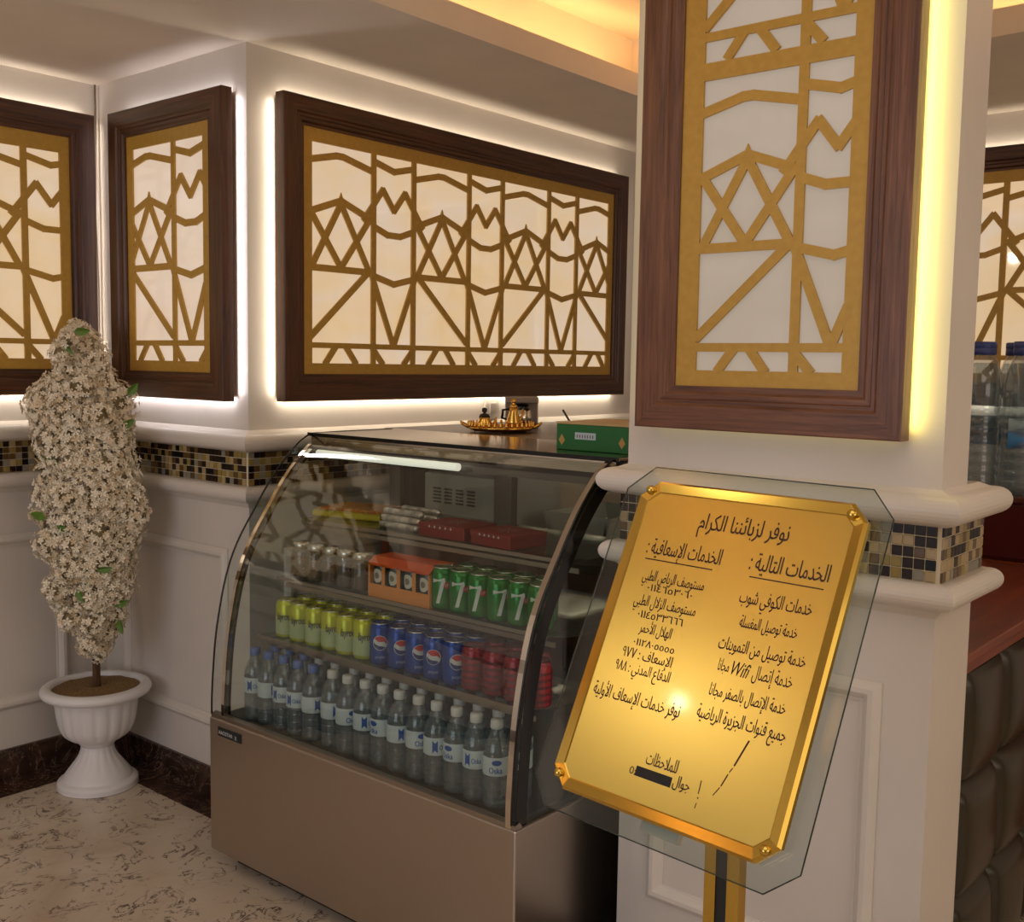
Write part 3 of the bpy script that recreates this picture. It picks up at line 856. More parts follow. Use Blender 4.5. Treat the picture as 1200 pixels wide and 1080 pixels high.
def deco_globe(b):
    z = CH*0.55; rr = 0.0185
    wave = [(rr*(-1+2*i/10), 0.004*math.sin(PI*(-1+2*i/10))+0.0) for i in range(11)]
    disc = circ(0, 0, rr+0.0015)
    wrap_poly(disc, R2, z).build('emblem_disc', M_WHITEINK, b)
    def tilt(p):
        a = math.radians(-22); return (p[0]*math.cos(a)-p[1]*math.sin(a), p[0]*math.sin(a)+p[1]*math.cos(a))
    top = [(rr*math.cos(math.radians(a)), rr*math.sin(math.radians(a))) for a in range(12, 169, 12)]
    lowr = [(-rr*0.75, 0.0035), (-rr*0.3, 0.0015), (rr*0.1, 0.0040), (rr*0.5, 0.0085)]
    wrap_poly([tilt(p) for p in top+lowr], R2+0.0003, z).build('emblem_red_wave', bsdf('emblem_red', (190, 36, 40), 0.35), b)
    bot = [(rr*math.cos(math.radians(a)), rr*math.sin(math.radians(a))) for a in range(200, 345, 12)]
    upp = [(rr*0.55, -0.0050), (rr*0.1, -0.0075), (-rr*0.4, -0.0085)]
    wrap_poly([tilt(p) for p in bot+upp], R2+0.0003, z).build('emblem_blue_wave', bsdf('emblem_blue', (22, 44, 110), 0.35), b)
    fit_text('pepsi', -0.013, 0.013, CH*0.17, 0.013, 0, 'lettering', bsdf('pale_blue_print', (150, 164, 190), 0.4), b, curve=R2)
def deco_seven(b):
    nb = wrap_poly([(-0.027, 0.052), (-0.027, 0.063), (0.007, 0.066), (0.009, 0.055)], R2+0.0003, 0.018)
    n2 = wrap_poly([(-0.016, 0.0), (-0.006, 0.0), (0.009, 0.060), (-0.002, 0.056)], R2+0.00035, 0.018)
    nb.add(n2.v, n2.f, True); nb.build('numeral', M_WHITEINK, b)
    wrap_poly(circ(0.0135, 0, 0.0085), R2+0.0003, CH*0.60).build('red_dot', bsdf('red_dot_print', (178, 30, 40), 0.35), b)
    fit_text('UP', 0.009, 0.018, CH*0.57, 0.011, 0, 'lettering', M_WHITEINK, b, curve=R2+0.0008)
def deco_yellow(b):
    MB().lathe([(R2, 0.012), (R2, 0.060)], 28, cap=False).build('pale_label', bsdf('pale_green_print', (176, 190, 140), 0.4), b)
    fit_text('fayrouz', -0.024, 0.024, CH*0.50, 0.030, 0, 'lettering', bsdf('navy_print', (16, 34, 52), 0.4), b, shear=0.2, curve=R2+0.0009, bold=0.02)
M_DRP = bsdf('dark_red_print', (84, 22, 28), 0.4)
def deco_red(b):
    for k in range(5):
        z = 0.014+k*0.016
        MB().lathe([(R2, z), (R2, z+0.006)], 28, cap=False).build('dark_band', M_DRP, b)
M_YEL = enamel('yellow_green_can', (196, 200, 30)); M_BLU = enamel('blue_can', (20, 66, 150)); M_RED = enamel('red_can', (150, 40, 48)); M_GRN = enamel('green_can', (10, 120, 36), 0.18)
FACE = math.radians(-46)
def can_row(proto, n, x0, dx, y, z, labeler, group, first=[False], cnt=[0]):
    for i in range(n):
        loc = cab(x0+i*dx, y+random.uniform(-0.002, 0.002), z)
        rz = FACE+random.uniform(-0.25, 0.25)
        lb = labeler(i)
        if not proto.get('used'):
            proto['used'] = 1; proto.location = loc; proto.rotation_euler = (0, 0, rz); proto['label'] = lb
            proto['group'] = group
        else: dup(proto, loc, rz, lb, group)
zs = SH[2][1]
py = make_can('soft_drink_can', '', M_YEL, M_ALU, deco_yellow)
pb = make_can('soft_drink_can', '', M_BLU, M_ALU, deco_globe)
pr = make_can('soft_drink_can', '', M_RED, M_ALUD, deco_red)
pg = make_can('soft_drink_can', '', M_GRN, M_ALU, deco_seven)
D = 0.0662
X0 = 0.208
can_row(py, 6, X0, D, 0.122, zs, lambda i: f'{ORD[i]} yellow-green can from the left in the front row of the bottom glass shelf', 'yellow-green cans on the bottom glass shelf')
can_row(pb, 5, X0+6*D, D, 0.122, zs, lambda i: f'{ORD[i]} blue can from the left in the front row, red white and blue round emblem', 'blue cans on the bottom glass shelf')
can_row(pr, 4, X0+11*D, D, 0.122, zs, lambda i: f'{ORD[i]} red can from the left in the front row with dark grey end', 'red cans on the bottom glass shelf')
can_row(py, 6, X0+0.01, D, 0.190, zs, lambda i: f'{ORD[i]} yellow-green can from the left in the rear row of the bottom glass shelf', 'yellow-green cans on the bottom glass shelf')
can_row(pb, 5, X0+6*D+0.01, D, 0.190, zs, lambda i: f'{ORD[i]} blue can from the left in the rear row of the bottom glass shelf', 'blue cans on the bottom glass shelf')
can_row(pr, 3, X0+11*D+0.01, D, 0.190, zs, lambda i: f'{ORD[i]} red can from the left in the rear row of the bottom glass shelf', 'red cans on the bottom glass shelf')
zs2 = SH[1][1]
can_row(pg, 6, 0.763, D*0.97, 0.190, zs2, lambda i: f'{ORD[i]} green can from the left in the front row of the middle glass shelf', 'green cans on the middle glass shelf')
can_row(pg, 5, 0.790, D*0.97, 0.256, zs2, lambda i: f'{ORD[i]} green can from the left in the second row of the middle glass shelf', 'green cans on the middle glass shelf')
# clear printed jars with silver lids on the left of the middle shelf
def make_jar():
    t = thing('drink_jar', '', 'jar')
    g = MB().lathe([(0.022, 0.0), (0.029, 0.003), (0.030, 0.012), (0.030, 0.082), (0.027, 0.092)], 24).build('jar_body', M_JARGLASS, t)
    MB().lathe([(0.0275, 0.090), (0.0285, 0.092), (0.0285, 0.104), (0.026, 0.107), (0.001, 0.107)], 24, cap=False).build('silver_lid', M_ALU, t)
    MB().lathe([(0.0235, 0.006), (0.0235, 0.070)], 18).build('contents', bsdf('grey_brown_contents', (92, 80, 66), 0.5), g)
    lab = MB()
    rnd = random.Random(3)
    for k in range(26):
        u = rnd.uniform(-0.03, 0.03); z = rnd.uniform(0.015, 0.075); s = rnd.uniform(0.0012, 0.003)
        Rr = 0.0304
        q = [(u-s, z-s), (u+s, z-s*0.4), (u+s*0.6, z+s), (u-s*0.7, z+s*0.8)]
        lab.add([(Rr*math.sin(a/Rr), -Rr*math.cos(a/Rr), b_) for a, b_ in q], [(0, 1, 2, 3)])
    lab.build('speckled_print', bsdf('dull_red_print', (150, 90, 78), 0.5), g)
    return t
jar = make_jar()
for i in range(5):
    loc = cab(0.200+i*0.0645, 0.186, zs2)
    lb = f'{ORD[i]} clear printed jar with silver lid from the left on the middle glass shelf'
    if i == 0: jar.location = loc; jar['label'] = lb; jar['group'] = 'clear jars on the middle glass shelf'; jar.rotation_euler = (0, 0, FACE)
    else: dup(jar, loc, FACE+0.3*i, lb, 'clear jars on the middle glass shelf')
# orange carton multipack with four drinks showing
mp = thing('drinks_multipack', 'orange cardboard multipack showing four drinks with round white labels on the middle shelf', 'multipack', cab(0.515, 0.155, zs2), -PI/2)
M_ORA = bsdf('orange_card', (222, 140, 66), 0.5); M_ORAL = bsdf('pale_orange_print', (214, 152, 88), 0.5); M_TEAL = enamel('dark_teal_can', (40, 62, 62))
W4 = 0.232; w4 = W4/4
cb = MB(); cb.box(0, W4, 0.010, 0.09, 0.0, 0.002); cb.box(0, W4, 0.0, 0.002, 0.0, 0.036); cb.box(0, 0.003, 0.002, 0.09, 0.0, 0.094); cb.box(W4-0.003, W4, 0.002, 0.09, 0, 0.094)
for k in range(5):
    xk = k*w4; cb.box(max(0, xk-0.006), min(W4, xk+0.006), 0.0, 0.002, 0.036, 0.090)
cbo = cb.build('carton', M_ORA, mp)
MB().prism_x([(0.0, 0.086), (0.0, 0.092), (0.022, 0.108), (0.09, 0.108), (0.09, 0.094), (0.03, 0.094)], 0, W4).build('carton_top', bsdf('orange_card_top', (214, 84, 22), 0.45), mp)
prn = MB(); rnd = random.Random(5)
for k in range(46):
    u = rnd.uniform(0.004, W4-0.008); z = rnd.uniform(0.003, 0.030); s = rnd.uniform(0.001, 0.003)
    prn.add([(u, -0.0004, z), (u+s*1.6, -0.0004, z+s*0.4), (u+s, -0.0004, z+s*1.5), (u-s*0.5, -0.0004, z+s)], [(0, 1, 2, 3)])
prn.build('carton_print', M_ORAL, cbo)
for k in range(4):
    c_ = can_body(0.0265, 0.092, 20).build('drink_can', M_TEAL, mp); c_.location = (w4*(k+0.5), 0.031, 0.002)
    e_ = wrap_poly(circ(0, 0, 0.0190), 0.0270, 0.056).build('round_label', bsdf('cream_label', (206, 200, 184), 0.5), c_); e_.rotation_euler = (0, 0, 0.0)
    f_ = wrap_poly(circ(0, 0, 0.0085), 0.0274, 0.056).build('label_emblem', bsdf('label_emblem_grey', (118, 112, 96), 0.5), c_)

# ------------------------------------------------------------------ goods on the top shelf
zt = SH[0][1]
ty = thing('snack_tray', 'flat yellow and orange printed snack carton at the left end of the top glass shelf', 'carton', cab(0.125, 0.285, zt), -PI/2+0.25)
q = MB().bbox(0, 0.24, 0, 0.17, 0, 0.020, 0.002).build('tray_box', bsdf('yellow_green_card', (170, 150, 30), 0.5), ty)
mtop = bsdf('orange_printed_top', (180, 96, 40), 0.5); v_ = coords(mtop); setcol(mtop, ramp(mtop, noise(mtop, v_, 60, 4), [(0.4, (176, 84, 36)), (0.55, (190, 150, 60)), (0.65, (150, 60, 30))]))
MB().bbox(0.012, 0.228, 0.012, 0.158, 0.020, 0.028, 0.002).build('printed_top', mtop, ty)
MB().box(0.0, 0.24, -0.001, 0.0, 0.004, 0.016).build('yellow_band', bsdf('yellow_print', (196, 178, 40), 0.5), ty)
M_FOIL = bsdf('silver_foil', (196, 190, 180), 0.28, 0.9)
roll = MB().lathe([(0.0005, -0.033), (0.007, -0.030), (0.0095, -0.024), (0.0095, 0.024), (0.007, 0.030), (0.0005, 0.033)], 14, cap=False)
ro = thing('foil_roll', '', 'sweet roll')
MB().add([(x, z, y) for x, y, z in roll.v], roll.f, True).build('foil_wrapper', M_FOIL, ro)
MB().add([(x*1.03, z*0.35, y*1.03) for x, y, z in roll.v], roll.f, True).build('paper_sleeve', bsdf('grey_paper_sleeve', (150, 144, 134), 0.5), ro)
fst = True; PLACE = ['bottom layer', 'second layer', 'top layer']; CN = ['left', 'middle', 'right']; RN = ['front', 'rear']
for lay in range(3):
    for col in range(3):
        for row in range(2):
            loc = cab(0.452+col*0.0225*2.0+lay*0.003, 0.285+row*0.070+lay*0.006, zt+0.0098+lay*0.0185)
            lb = f'silver foil sweet roll, {PLACE[lay]}, {CN[col]} of the {RN[row]} row beside the red boxes'
            if fst: ro.location = loc; ro['label'] = lb; ro['group'] = 'foil sweet rolls stacked on the top shelf'; ro.rotation_euler = (0, 0, 0); fst = False
            else: dup(ro, loc, random.uniform(-0.05, 0.05), lb, 'foil sweet rolls stacked on the top shelf')
M_REDB = bsdf('red_box_card', (128, 14, 18), 0.4)
def red_box(label, x, y, rz, W=0.165, Dp=0.13, Hh=0.036):
    t = thing('gift_box', label, 'box', cab(x, y, zt), -PI/2+rz, 'red ornamented boxes on the top shelf')
    MB().bbox(0, W, 0, Dp, 0, Hh*0.7, 0.002).build('box_base', M_REDB, t)
    lid = MB().bbox(-0.002, W+0.002, -0.002, Dp+0.002, Hh*0.6, Hh, 0.002).build('box_lid', M_REDB, t)
    orn = MB(); cx, cy = W/2, Dp/2
    for k in range(8):
        a = 2*PI*k/8
        for rr, s in ((0.012, 0.004), (0.024, 0.0055), (0.034, 0.003)):
            x_, y_ = cx+rr*math.cos(a), cy+rr*math.sin(a)
            orn.add([(x_+s*math.cos(a), y_+s*math.sin(a), Hh+0.0006), (x_-s*0.5*math.sin(a), y_+s*0.5*math.cos(a), Hh+0.0006), (x_-s*math.cos(a), y_-s*math.sin(a), Hh+0.0006), (x_+s*0.5*math.sin(a), y_-s*0.5*math.cos(a), Hh+0.0006)], [(0, 1, 2, 3)])
    orn.build('white_ornament', M_WHITEINK, lid)
    fo = MB()
    for k in range(5):
        xx = W*0.25+k*W*0.12
        fo.add([(xx, -0.0026, Hh*0.68), (xx+0.004, -0.0026, Hh*0.78), (xx, -0.0026, Hh*0.9), (xx-0.004, -0.0026, Hh*0.78)], [(0, 1, 2, 3)])
    fo.build('front_ornament', M_WHITEINK, lid)
red_box('left red box with white ornament on the top glass shelf beside the foil rolls', 0.60, 0.262, 0.0)
red_box('right red box with white ornament on the top glass shelf', 0.79, 0.262, -0.12, 0.15)

# ------------------------------------------------------------------ water bottles at the bottom of the cabinet
M_CAPB = bsdf('blue_bottle_cap', (96, 124, 190), 0.4); M_CAPW = bsdf('white_bottle_cap', (216, 216, 214), 0.4)
M_LABW = bsdf('white_bottle_label', (198, 210, 214), 0.5); M_LABB = bsdf('blue_label_print', (36, 84, 160), 0.5)
def make_bottle(cap, style):
    t = thing('water_bottle', '', 'bottle')
    def rib(a, z): return 1.0
    pr_ = [(0.018, 0.004), (0.026, 0.0), (0.030, 0.006), (0.030, 0.018), (0.0285, 0.022), (0.030, 0.026), (0.030, 0.040), (0.0285, 0.044), (0.030, 0.048), (0.030, 0.062),
           (0.0285, 0.066), (0.030, 0.070), (0.030, 0.128), (0.0275, 0.145), (0.020, 0.165), (0.0125, 0.178), (0.0115, 0.190)]
    pr_ = [(r_*1.065, z_) for r_, z_ in pr_]
    b = MB().lathe(pr_, 18).build('bottle_body', M_PET, t)
    wpr = [(0.0005, 0.003), (0.026, 0.003), (0.0288, 0.010), (0.0280, 0.020), (0.0288, 0.030), (0.0280, 0.043), (0.0288, 0.052), (0.0280, 0.065), (0.0288, 0.078), (0.0288, 0.126), (0.026, 0.143), (0.020, 0.158), (0.0005, 0.158)]
    wpr = [(r_*1.065, z_) for r_, z_ in wpr]
    MB().lathe(wpr, 16, cap=False).build('water', M_WATER, b)
    MB().lathe([(0.0140, 0.186), (0.0150, 0.188), (0.0150, 0.204), (0.0135, 0.207), (0.0005, 0.207)], 18, cap=False).build('cap', cap, t)
    lb = MB().lathe([(0.0322, 0.080), (0.0325, 0.081), (0.0325, 0.123), (0.0322, 0.124)], 48, cap=False).build('bottle_label', M_LABW, t)
    if style == 0:
        wrap_poly([(0.012*math.cos(a_*PI/6), 0.0068*math.sin(a_*PI/6)) for a_ in range(12)], 0.0328, 0.112).build('blue_oval', M_LABB, lb)
        fit_text('Oska', -0.019, 0.014, 0.087, 0.020, 0, 'lettering', M_LABB, lb, curve=0.0328, bold=0.02)
    else:
        wrap_poly([(-0.016, 0), (-0.002, 0), (-0.002, 0.030), (-0.016, 0.030)], 0.0328, 0.087).build('blue_block', M_LABB, lb)
        fit_text('Oska', 0.002, 0.026, 0.094, 0.018, 0, 'lettering', M_LABB, lb, curve=0.0328, bold=0.02)
    return t
bb = [make_bottle(M_CAPB, 1), make_bottle(M_CAPW, 0), make_bottle(M_CAPW, 1)]
used = set()
DB = 0.0655
for row in range(3):
    for i in range(15 if row < 2 else 14):
        blue = (i < 5 and row == 0) or (i < 3 and row == 1)
        p = bb[0] if blue else bb[1 + (i*7+row) % 2]
        lb = f'{ORD[i]} water bottle from the left, {"blue" if blue else "white"} cap, {["front", "second", "third"][row]} row at the cabinet bottom'
        loc = cab(0.125+i*DB+row*0.014 + (0.012 if i > 4 else 0), 0.072+row*0.066+random.uniform(-.002, .002), 0.460)
        rz = FACE + random.uniform(-0.9, 0.9)
        if id(p) not in used:
            used.add(id(p)); p.location = loc; p.rotation_euler = (0, 0, rz); p['label'] = lb; p['group'] = 'small water bottles in the cabinet'
        else: dup(p, loc, rz, lb, 'small water bottles in the cabinet')

# ------------------------------------------------------------------ on top of and behind the cabinet
ZT = 1.2725
gb = thing('green_box', 'green cardboard box with tan lid and white sticker on top of the display refrigerator', 'box', cab(0.905, 0.47, ZT), -PI/2+0.04)
M_GBX = bsdf('green_card', (26, 104, 44), 0.45)
MB().bbox(0, 0.225, 0, 0.24, 0, 0.068, 0.002).build('box_body', M_GBX, gb)
MB().bbox(-0.001, 0.226, -0.001, 0.241, 0.068, 0.074, 0.002).build('box_top', bsdf('tan_card', (196, 168, 118), 0.5), gb)
lbm = MB().box(0.060, 0.125, -0.0008, 0.0, 0.030, 0.048).build('sticker', M_LABW, gb)
fit_text('IIIIIII', 0.066, 0.118, 0.034, 0.012, -0.0012, 'sticker_print', M_GREYM, lbm)
for xx in (0.018, 0.205):
    MB().prism([(xx-0.010, 0.026), (xx, 0.012), (xx+0.010, 0.026), (xx, 0.042)], -0.0006, 0.0).build('gold_diamond', bsdf('gold_print', (190, 150, 80), 0.5), gb)
rg = thing('metal_ring', 'chrome ring handle standing behind the green box', 'ring', cab(1.02, 0.735, ZT+0.0))
MB().tube([(0.0, 0.045*math.cos(a*PI/12), 0.012+0.045*math.sin(a*PI/12)) for a in range(-1, 14)], 0.006, 10).build('ring_arch', M_CHROME, rg)
MB().bbox(-0.012, 0.012, -0.055, 0.055, 0, 0.008, 0.002).build('ring_base', M_BLACKM, rg)
# back counter behind the refrigerator
M_CTR = bsdf('dark_counter_top', (70, 46, 32), 0.3)
bc = thing('back_counter', 'dark brown back counter along the wall behind the display refrigerator', 'counter', (2.66, 1.45, 0))
MB().box(0.0, 0.75, 0, 1.40, 0, 0.86).build('counter_body', M_COUNTER, bc)
MB().bbox(-0.01, 0.76, -0.01, 1.40, 0.86, 0.90, 0.003).build('counter_top', M_CTR, bc)
gr = thing('black_canister', 'black upright canister beside the microwave, seen through the refrigerator glass', 'canister', (2.78, 2.805, 0.90))
MB().bbox(-0.05, 0.05, -0.035, 0.035, 0, 0.27, 0.006).build('canister_body', M_BLACKM, gr)
MB().bbox(-0.045, 0.045, -0.03, 0.03, 0.27, 0.29, 0.004).build('canister_lid', M_GREYM, gr)
bs = thing('raised_shelf', 'dark raised shelf on the back counter carrying the gold tray and coffee machine', 'shelf', (2.66, 1.75, 0.90))
MB().bbox(0, 0.72, 0, 1.10, 0.33, 0.36, 0.003).build('shelf_board', M_CTR, bs)
for x_ in (0.60, 0.67):
    for y_ in (0.02, 1.04): MB().bbox(x_, x_+0.04, y_, y_+0.04, 0, 0.33, 0.002).build('shelf_leg', M_BLACKM, bs)
mw = thing('microwave_oven', 'white microwave oven seen from behind through the refrigerator glass', 'microwave', (2.70, 2.750, 0.90), -PI/2)
MB().bbox(0, 0.385, 0.08, 0.40, 0.005, 0.200, 0.004).build('casing', bsdf('white_appliance', (208, 206, 198), 0.4), mw)
for gx in range(4):
    vm = MB()
    for k in range(5): vm.box(0.045+gx*0.055, 0.082+gx*0.055, 0.0785, 0.0805, 0.095+k*0.012, 0.102+k*0.012)
    vm.build('vent_slots', M_BLACKM, mw)
# white basin
bsn = thing('wash_basin', 'white rectangular basin on the back counter seen through the refrigerator glass', 'basin', (2.86, 1.98, 0.90))
MB().prism_x([(0.0, 0.10), (0.03, 0.0), (0.25, 0.0), (0.28, 0.10), (0.265, 0.10), (0.24, 0.015), (0.04, 0.015), (0.015, 0.10)], 0.0, 0.35).box(0, 0.012, 0.02, 0.26, 0.0, 0.10).box(0.338, 0.35, 0.02, 0.26, 0.0, 0.10).build('basin_shell', bsdf('white_ceramic', (220, 218, 206), 0.2), bsn)
MB().lathe([(0.018, 0.0152), (0.018, 0.0175), (0.010, 0.0175)], 16, c=(0.17, 0.14, 0)).build('drain', M_CHROME, bsn)
# gold tray with a long handle, and the chrome machine
M_GOLDM = bsdf('gold_metal', (226, 176, 84), 0.15, 1.0)
TZ = 1.262
gt = thing('gold_serving_tray', 'ornate gold serving tray with pierced gallery behind the refrigerator top', 'tray', (2.84, 2.44, TZ), math.radians(-50))
gt.scale = (0.68, 0.68, 0.8)
MB().lathe([(0.001, 0.004), (0.15, 0.004), (0.165, 0.010), (0.17, 0.022), (0.166, 0.022), (0.16, 0.012), (0.15, 0.007), (0.001, 0.007)], 40, cap=False).build('tray_dish', M_GOLDM, gt)
gal = MB()
for k in range(36):
    a = 2*PI*k/36
    gal.lathe([(0.006, 0.022), (0.008, 0.027), (0.005, 0.033), (0.007, 0.038), (0.003, 0.043)], 6, c=(0.166*math.cos(a), 0.166*math.sin(a), 0))
gal.build('gallery_rim', M_GOLDM, gt)
for s in (-1, 1):
    MB().tube([(s*0.165, -0.04, 0.018), (s*0.20, -0.025, 0.034), (s*0.205, 0.0, 0.038), (s*0.20, 0.025, 0.034), (s*0.165, 0.04, 0.018)], 0.006, 8).build('tray_handle', M_GOLDM, gt)
for s, k in ((-0.06, 0), (0.045, 1)):
    pot = thing('brass_coffee_pot', ('small brass pot with black knob at the left of the gold tray', 'tall slim gold pot at the right of the gold tray')[k], 'pot', (2.84+s*0.6, 2.44-s*0.75, TZ+0.0060))
    r_ = 0.030 if k == 0 else 0.024; h_ = 0.042 if k == 0 else 0.075
    MB().lathe([(r_*0.7, 0), (r_, 0.010), (r_*1.05, h_*0.4), (r_*0.6, h_*0.85), (r_*0.65, h_)], 20).build('pot_body', M_GOLDM, pot)
    MB().lathe([(r_*0.66, h_), (r_*0.5, h_+0.010), (0.004, h_+0.014), (0.009, h_+0.020), (0.009, h_+0.030), (0.001, h_+0.033)], 16).build('pot_lid', M_GOLDM if k else M_BLACKM, pot)
    MB().tube([(r_, 0, h_*0.3), (r_*1.8, 0, h_*0.55), (r_*2.1, 0, h_*0.95)], [0.006, 0.004, 0.003], 8).build('pot_spout', M_GOLDM, pot)
cmx = thing('coffee_machine', 'chrome and grey coffee machine with black lid standing behind the gold tray', 'coffee machine', (3.03, 2.585, TZ), -PI/2+0.7)
cmx.scale = (0.78, 0.78, 0.66)
MB().bbox(0, 0.16, 0.10, 0.20, 0, 0.165, 0.004).build('machine_back', M_STEELB, cmx)
MB().bbox(0, 0.16, 0, 0.20, 0.135, 0.168, 0.004).build('machine_head', M_STEELB, cmx)
MB().bbox(0, 0.16, 0, 0.20, 0.0, 0.020, 0.004).build('machine_base', M_BLACKM, cmx)
MB().lathe([(0.050, 0.022), (0.055, 0.030), (0.050, 0.095), (0.038, 0.105)], 24, c=(0.075, 0.055, 0)).build('carafe', M_CHROME, cmx)
MB().lathe([(0.039, 0.105), (0.039, 0.120), (0.030, 0.128), (0.001, 0.130)], 20, c=(0.075, 0.055, 0), cap=False).build('carafe_lid', M_BLACK, cmx)
MB().tube([(0.022, 0.03, 0.10), (-0.010, 0.02, 0.095), (-0.014, 0.02, 0.05), (0.022, 0.035, 0.040)], 0.007, 8).build('carafe_handle', M_BLACK, cmx)
pc = [(3.14, 2.40, 1.33), (3.13, 2.36, 1.29), (3.09, 2.30, 1.268), (3.0, 2.20, 1.267), (2.88, 2.08, 1.267)]
tag(MB().tube(pc, 0.004, 6).build('power_cord', M_BLACK), 'black power cord running down from the coffee machine', 'cord')

# ------------------------------------------------------------------ flower tree in the white urn
UX, UY = 1.89, 3.470
urn = thing('urn_planter', 'white fluted pedestal urn on the marble floor in the wall corner, holding the flower tree', 'planter', (UX, UY, 0))
def flute(a, z):
    k = max(0.0, min(1.0, (z-0.05)/0.04))*max(0.0, min(1.0, (0.325-z)/0.03))
    return 1.0 + 0.035*k*(abs(math.sin(a*8))**0.7-0.5)
M_URN = bsdf('white_plastic_urn', (232, 228, 226), 0.38)
prof = [(0.05, 0.0), (0.128, 0.0), (0.134, 0.008), (0.134, 0.022), (0.124, 0.030), (0.116, 0.034), (0.110, 0.046), (0.088, 0.075), (0.066, 0.105), (0.056, 0.130), (0.054, 0.146)]
def resamp(P, n):
    return spline(P, n)
MB().lathe(resamp(prof, 3), 96, mod=flute).build('urn_pedestal', M_URN, urn)
prof = [(0.054, 0.146), (0.058, 0.150), (0.064, 0.158), (0.072, 0.166), (0.098, 0.180), (0.118, 0.205), (0.128, 0.240), (0.134, 0.285), (0.138, 0.322)]
def flute2(a, z):
    k = max(0.0, min(1.0, (z-0.165)/0.02))*max(0.0, min(1.0, (0.320-z)/0.02))
    return 1.0 + 0.040*k*(abs(math.sin(a*9))**0.6-0.5)
MB().lathe(resamp(prof, 3), 108, mod=flute2).build('urn_bowl', M_URN, urn)
prof = [(0.137, 0.320), (0.160, 0.324), (0.178, 0.332), (0.184, 0.344), (0.180, 0.356), (0.168, 0.362), (0.152, 0.362), (0.146, 0.354), (0.144, 0.330)]
MB().lathe(resamp(prof, 2), 64, cap=False).build('urn_rim', M_URN, urn)
msoil = bsdf('gravel_fill', (132, 100, 58), 0.9); v_ = coords(msoil)
setcol(msoil, ramp(msoil, noise(msoil, v_, 220, 3), [(0.3, (84, 60, 34)), (0.6, (150, 118, 70))])); bump(msoil, noise(msoil, v_, 240, 2), 0.8, 0.004)
sm = MB(); seg = 40
sv = [(0.0, 0.0, 0.352)]; sf = []
for r_ in range(1, 7):
    for k in range(seg):
        a = 2*PI*k/seg; rr = 0.149*r_/6
        sv.append((rr*math.cos(a), rr*math.sin(a), 0.352-0.004*(r_/6)**2+random.uniform(-0.002, 0.002)))
for k in range(seg): sf.append((0, 1+k, 1+(k+1) % seg))
for r_ in range(5):
    for k in range(seg):
        a = 1+r_*seg; k2 = (k+1) % seg; sf.append((a+k, a+seg+k, a+seg+k2, a+k2))
sm.add(sv, sf, True)
stuff(sm.build('gravel_fill', msoil, urn))
# tree: stem, branches, blossom crown, leaves
RV = Vector((0.6435, -0.7654, 0)); FV = Vector((0.7654, 0.6435, 0))
tree = thing('flowering_tree', 'artificial white blossom tree with a brown stem standing in the white urn', 'plant', (UX, UY, 0.350))
tb = Vector((UX, UY, 0.350))
pts = [Vector((0, 0, -0.03)), Vector((0.004, 0.004, 0.06)), Vector((0.0, 0.0, 0.16)), Vector((-0.01, 0.0, 0.40)), Vector((-0.02, 0.02, 0.75)), Vector((-0.03, 0.03, 1.12))]
MB().tube(pts, [0.015, 0.013, 0.012, 0.010, 0.008, 0.004], 10).build('stem', mat_wood('bark_brown', (58, 36, 22), (112, 78, 50), (60, 60, 6), 0.8), tree)
# crown outline seen from the front: (height, left, right) in metres from the stem foot line
DEP = 3.70/1264.0
OUT = [(368, -29, -20), (378, -42, -3), (392, -48, 6), (410, -46, 14), (424, -50, 16), (436, -60, 20), (450, -80, 34), (470, -82, 45), (490, -76, 48), (505, -76, 46), (520, -60, 48), (540, -72, 52),
       (560, -78, 52), (585, -76, 54), (605, -72, 50), (625, -60, 46), (650, -58, 38), (668, -60, 36), (685, -42, 34), (705, -38, 26), (720, -30, 20), (735, -16, 16), (748, -12, 6)]
def zpix(y): return 0.350 + (792-y)*DEP*1.012
rows = [(zpix(y), (l*0.86+3)*DEP, (r*0.86+3)*DEP) for y, l, r in OUT][::-1]
def outline(z):
    if z <= rows[0][0]: return rows[0][1:]
    for a, b in zip(rows, rows[1:]):
        if a[0] <= z <= b[0]:
            t_ = (z-a[0])/(b[0]-a[0]); return (a[1]+(b[1]-a[1])*t_, a[2]+(b[2]-a[2])*t_)
    return rows[-1][1:]
rnd = random.Random(11)
blob = []
z = rows[0][0]+0.02
while z < rows[-1][0]-0.015:
    l, r = outline(z); wd = r-l; cx = (l+r)/2
    rad = max(0.026, min(0.062, wd*0.24))*rnd.uniform(0.85, 1.15)
    n = max(3, int(2*PI*(wd/2)/(rad*1.4)))
    ph = rnd.uniform(0, 6.28)
    for k in range(n):
        a = ph+2*PI*k/n
        if math.sin(a) > 0.75 and rnd.random() < 0.4: continue
        q = rnd.uniform(0.76, 1.18)
        u = cx+(wd/2-rad*0.85)*math.cos(a)*q; d = (min(wd/2, 0.135)-rad*0.8)*0.80*math.sin(a)*q
        blob.append((u, d, z+rnd.uniform(-0.012, 0.012), rad*rnd.uniform(0.85, 1.1)))
    z += rad*1.02
for lx, ly, lr in [(98, 385, 12), (86, 402, 13), (60, 455, 17), (50, 478, 13), (46, 462, 10), (128, 468, 20), (150, 482, 12), (60, 552, 20), (48, 580, 15), (150, 545, 18), (152, 575, 16),
                   (66, 612, 18), (74, 662, 17), (146, 622, 15), (120, 702, 15), (90, 696, 14), (112, 726, 13), (100, 520, 20), (90, 640, 19), (125, 600, 20), (88, 560, 20), (110, 440, 20)]:
    inner_ = 60 < lx < 135
    blob.append(((lx-110)*0.92*DEP, -0.105 if inner_ else -0.03, zpix(ly), lr*DEP*0.80))
CC = Vector((UX, UY, 0)) - FV*0.075 + RV*0.040
fl = MB(); MB_mats = []
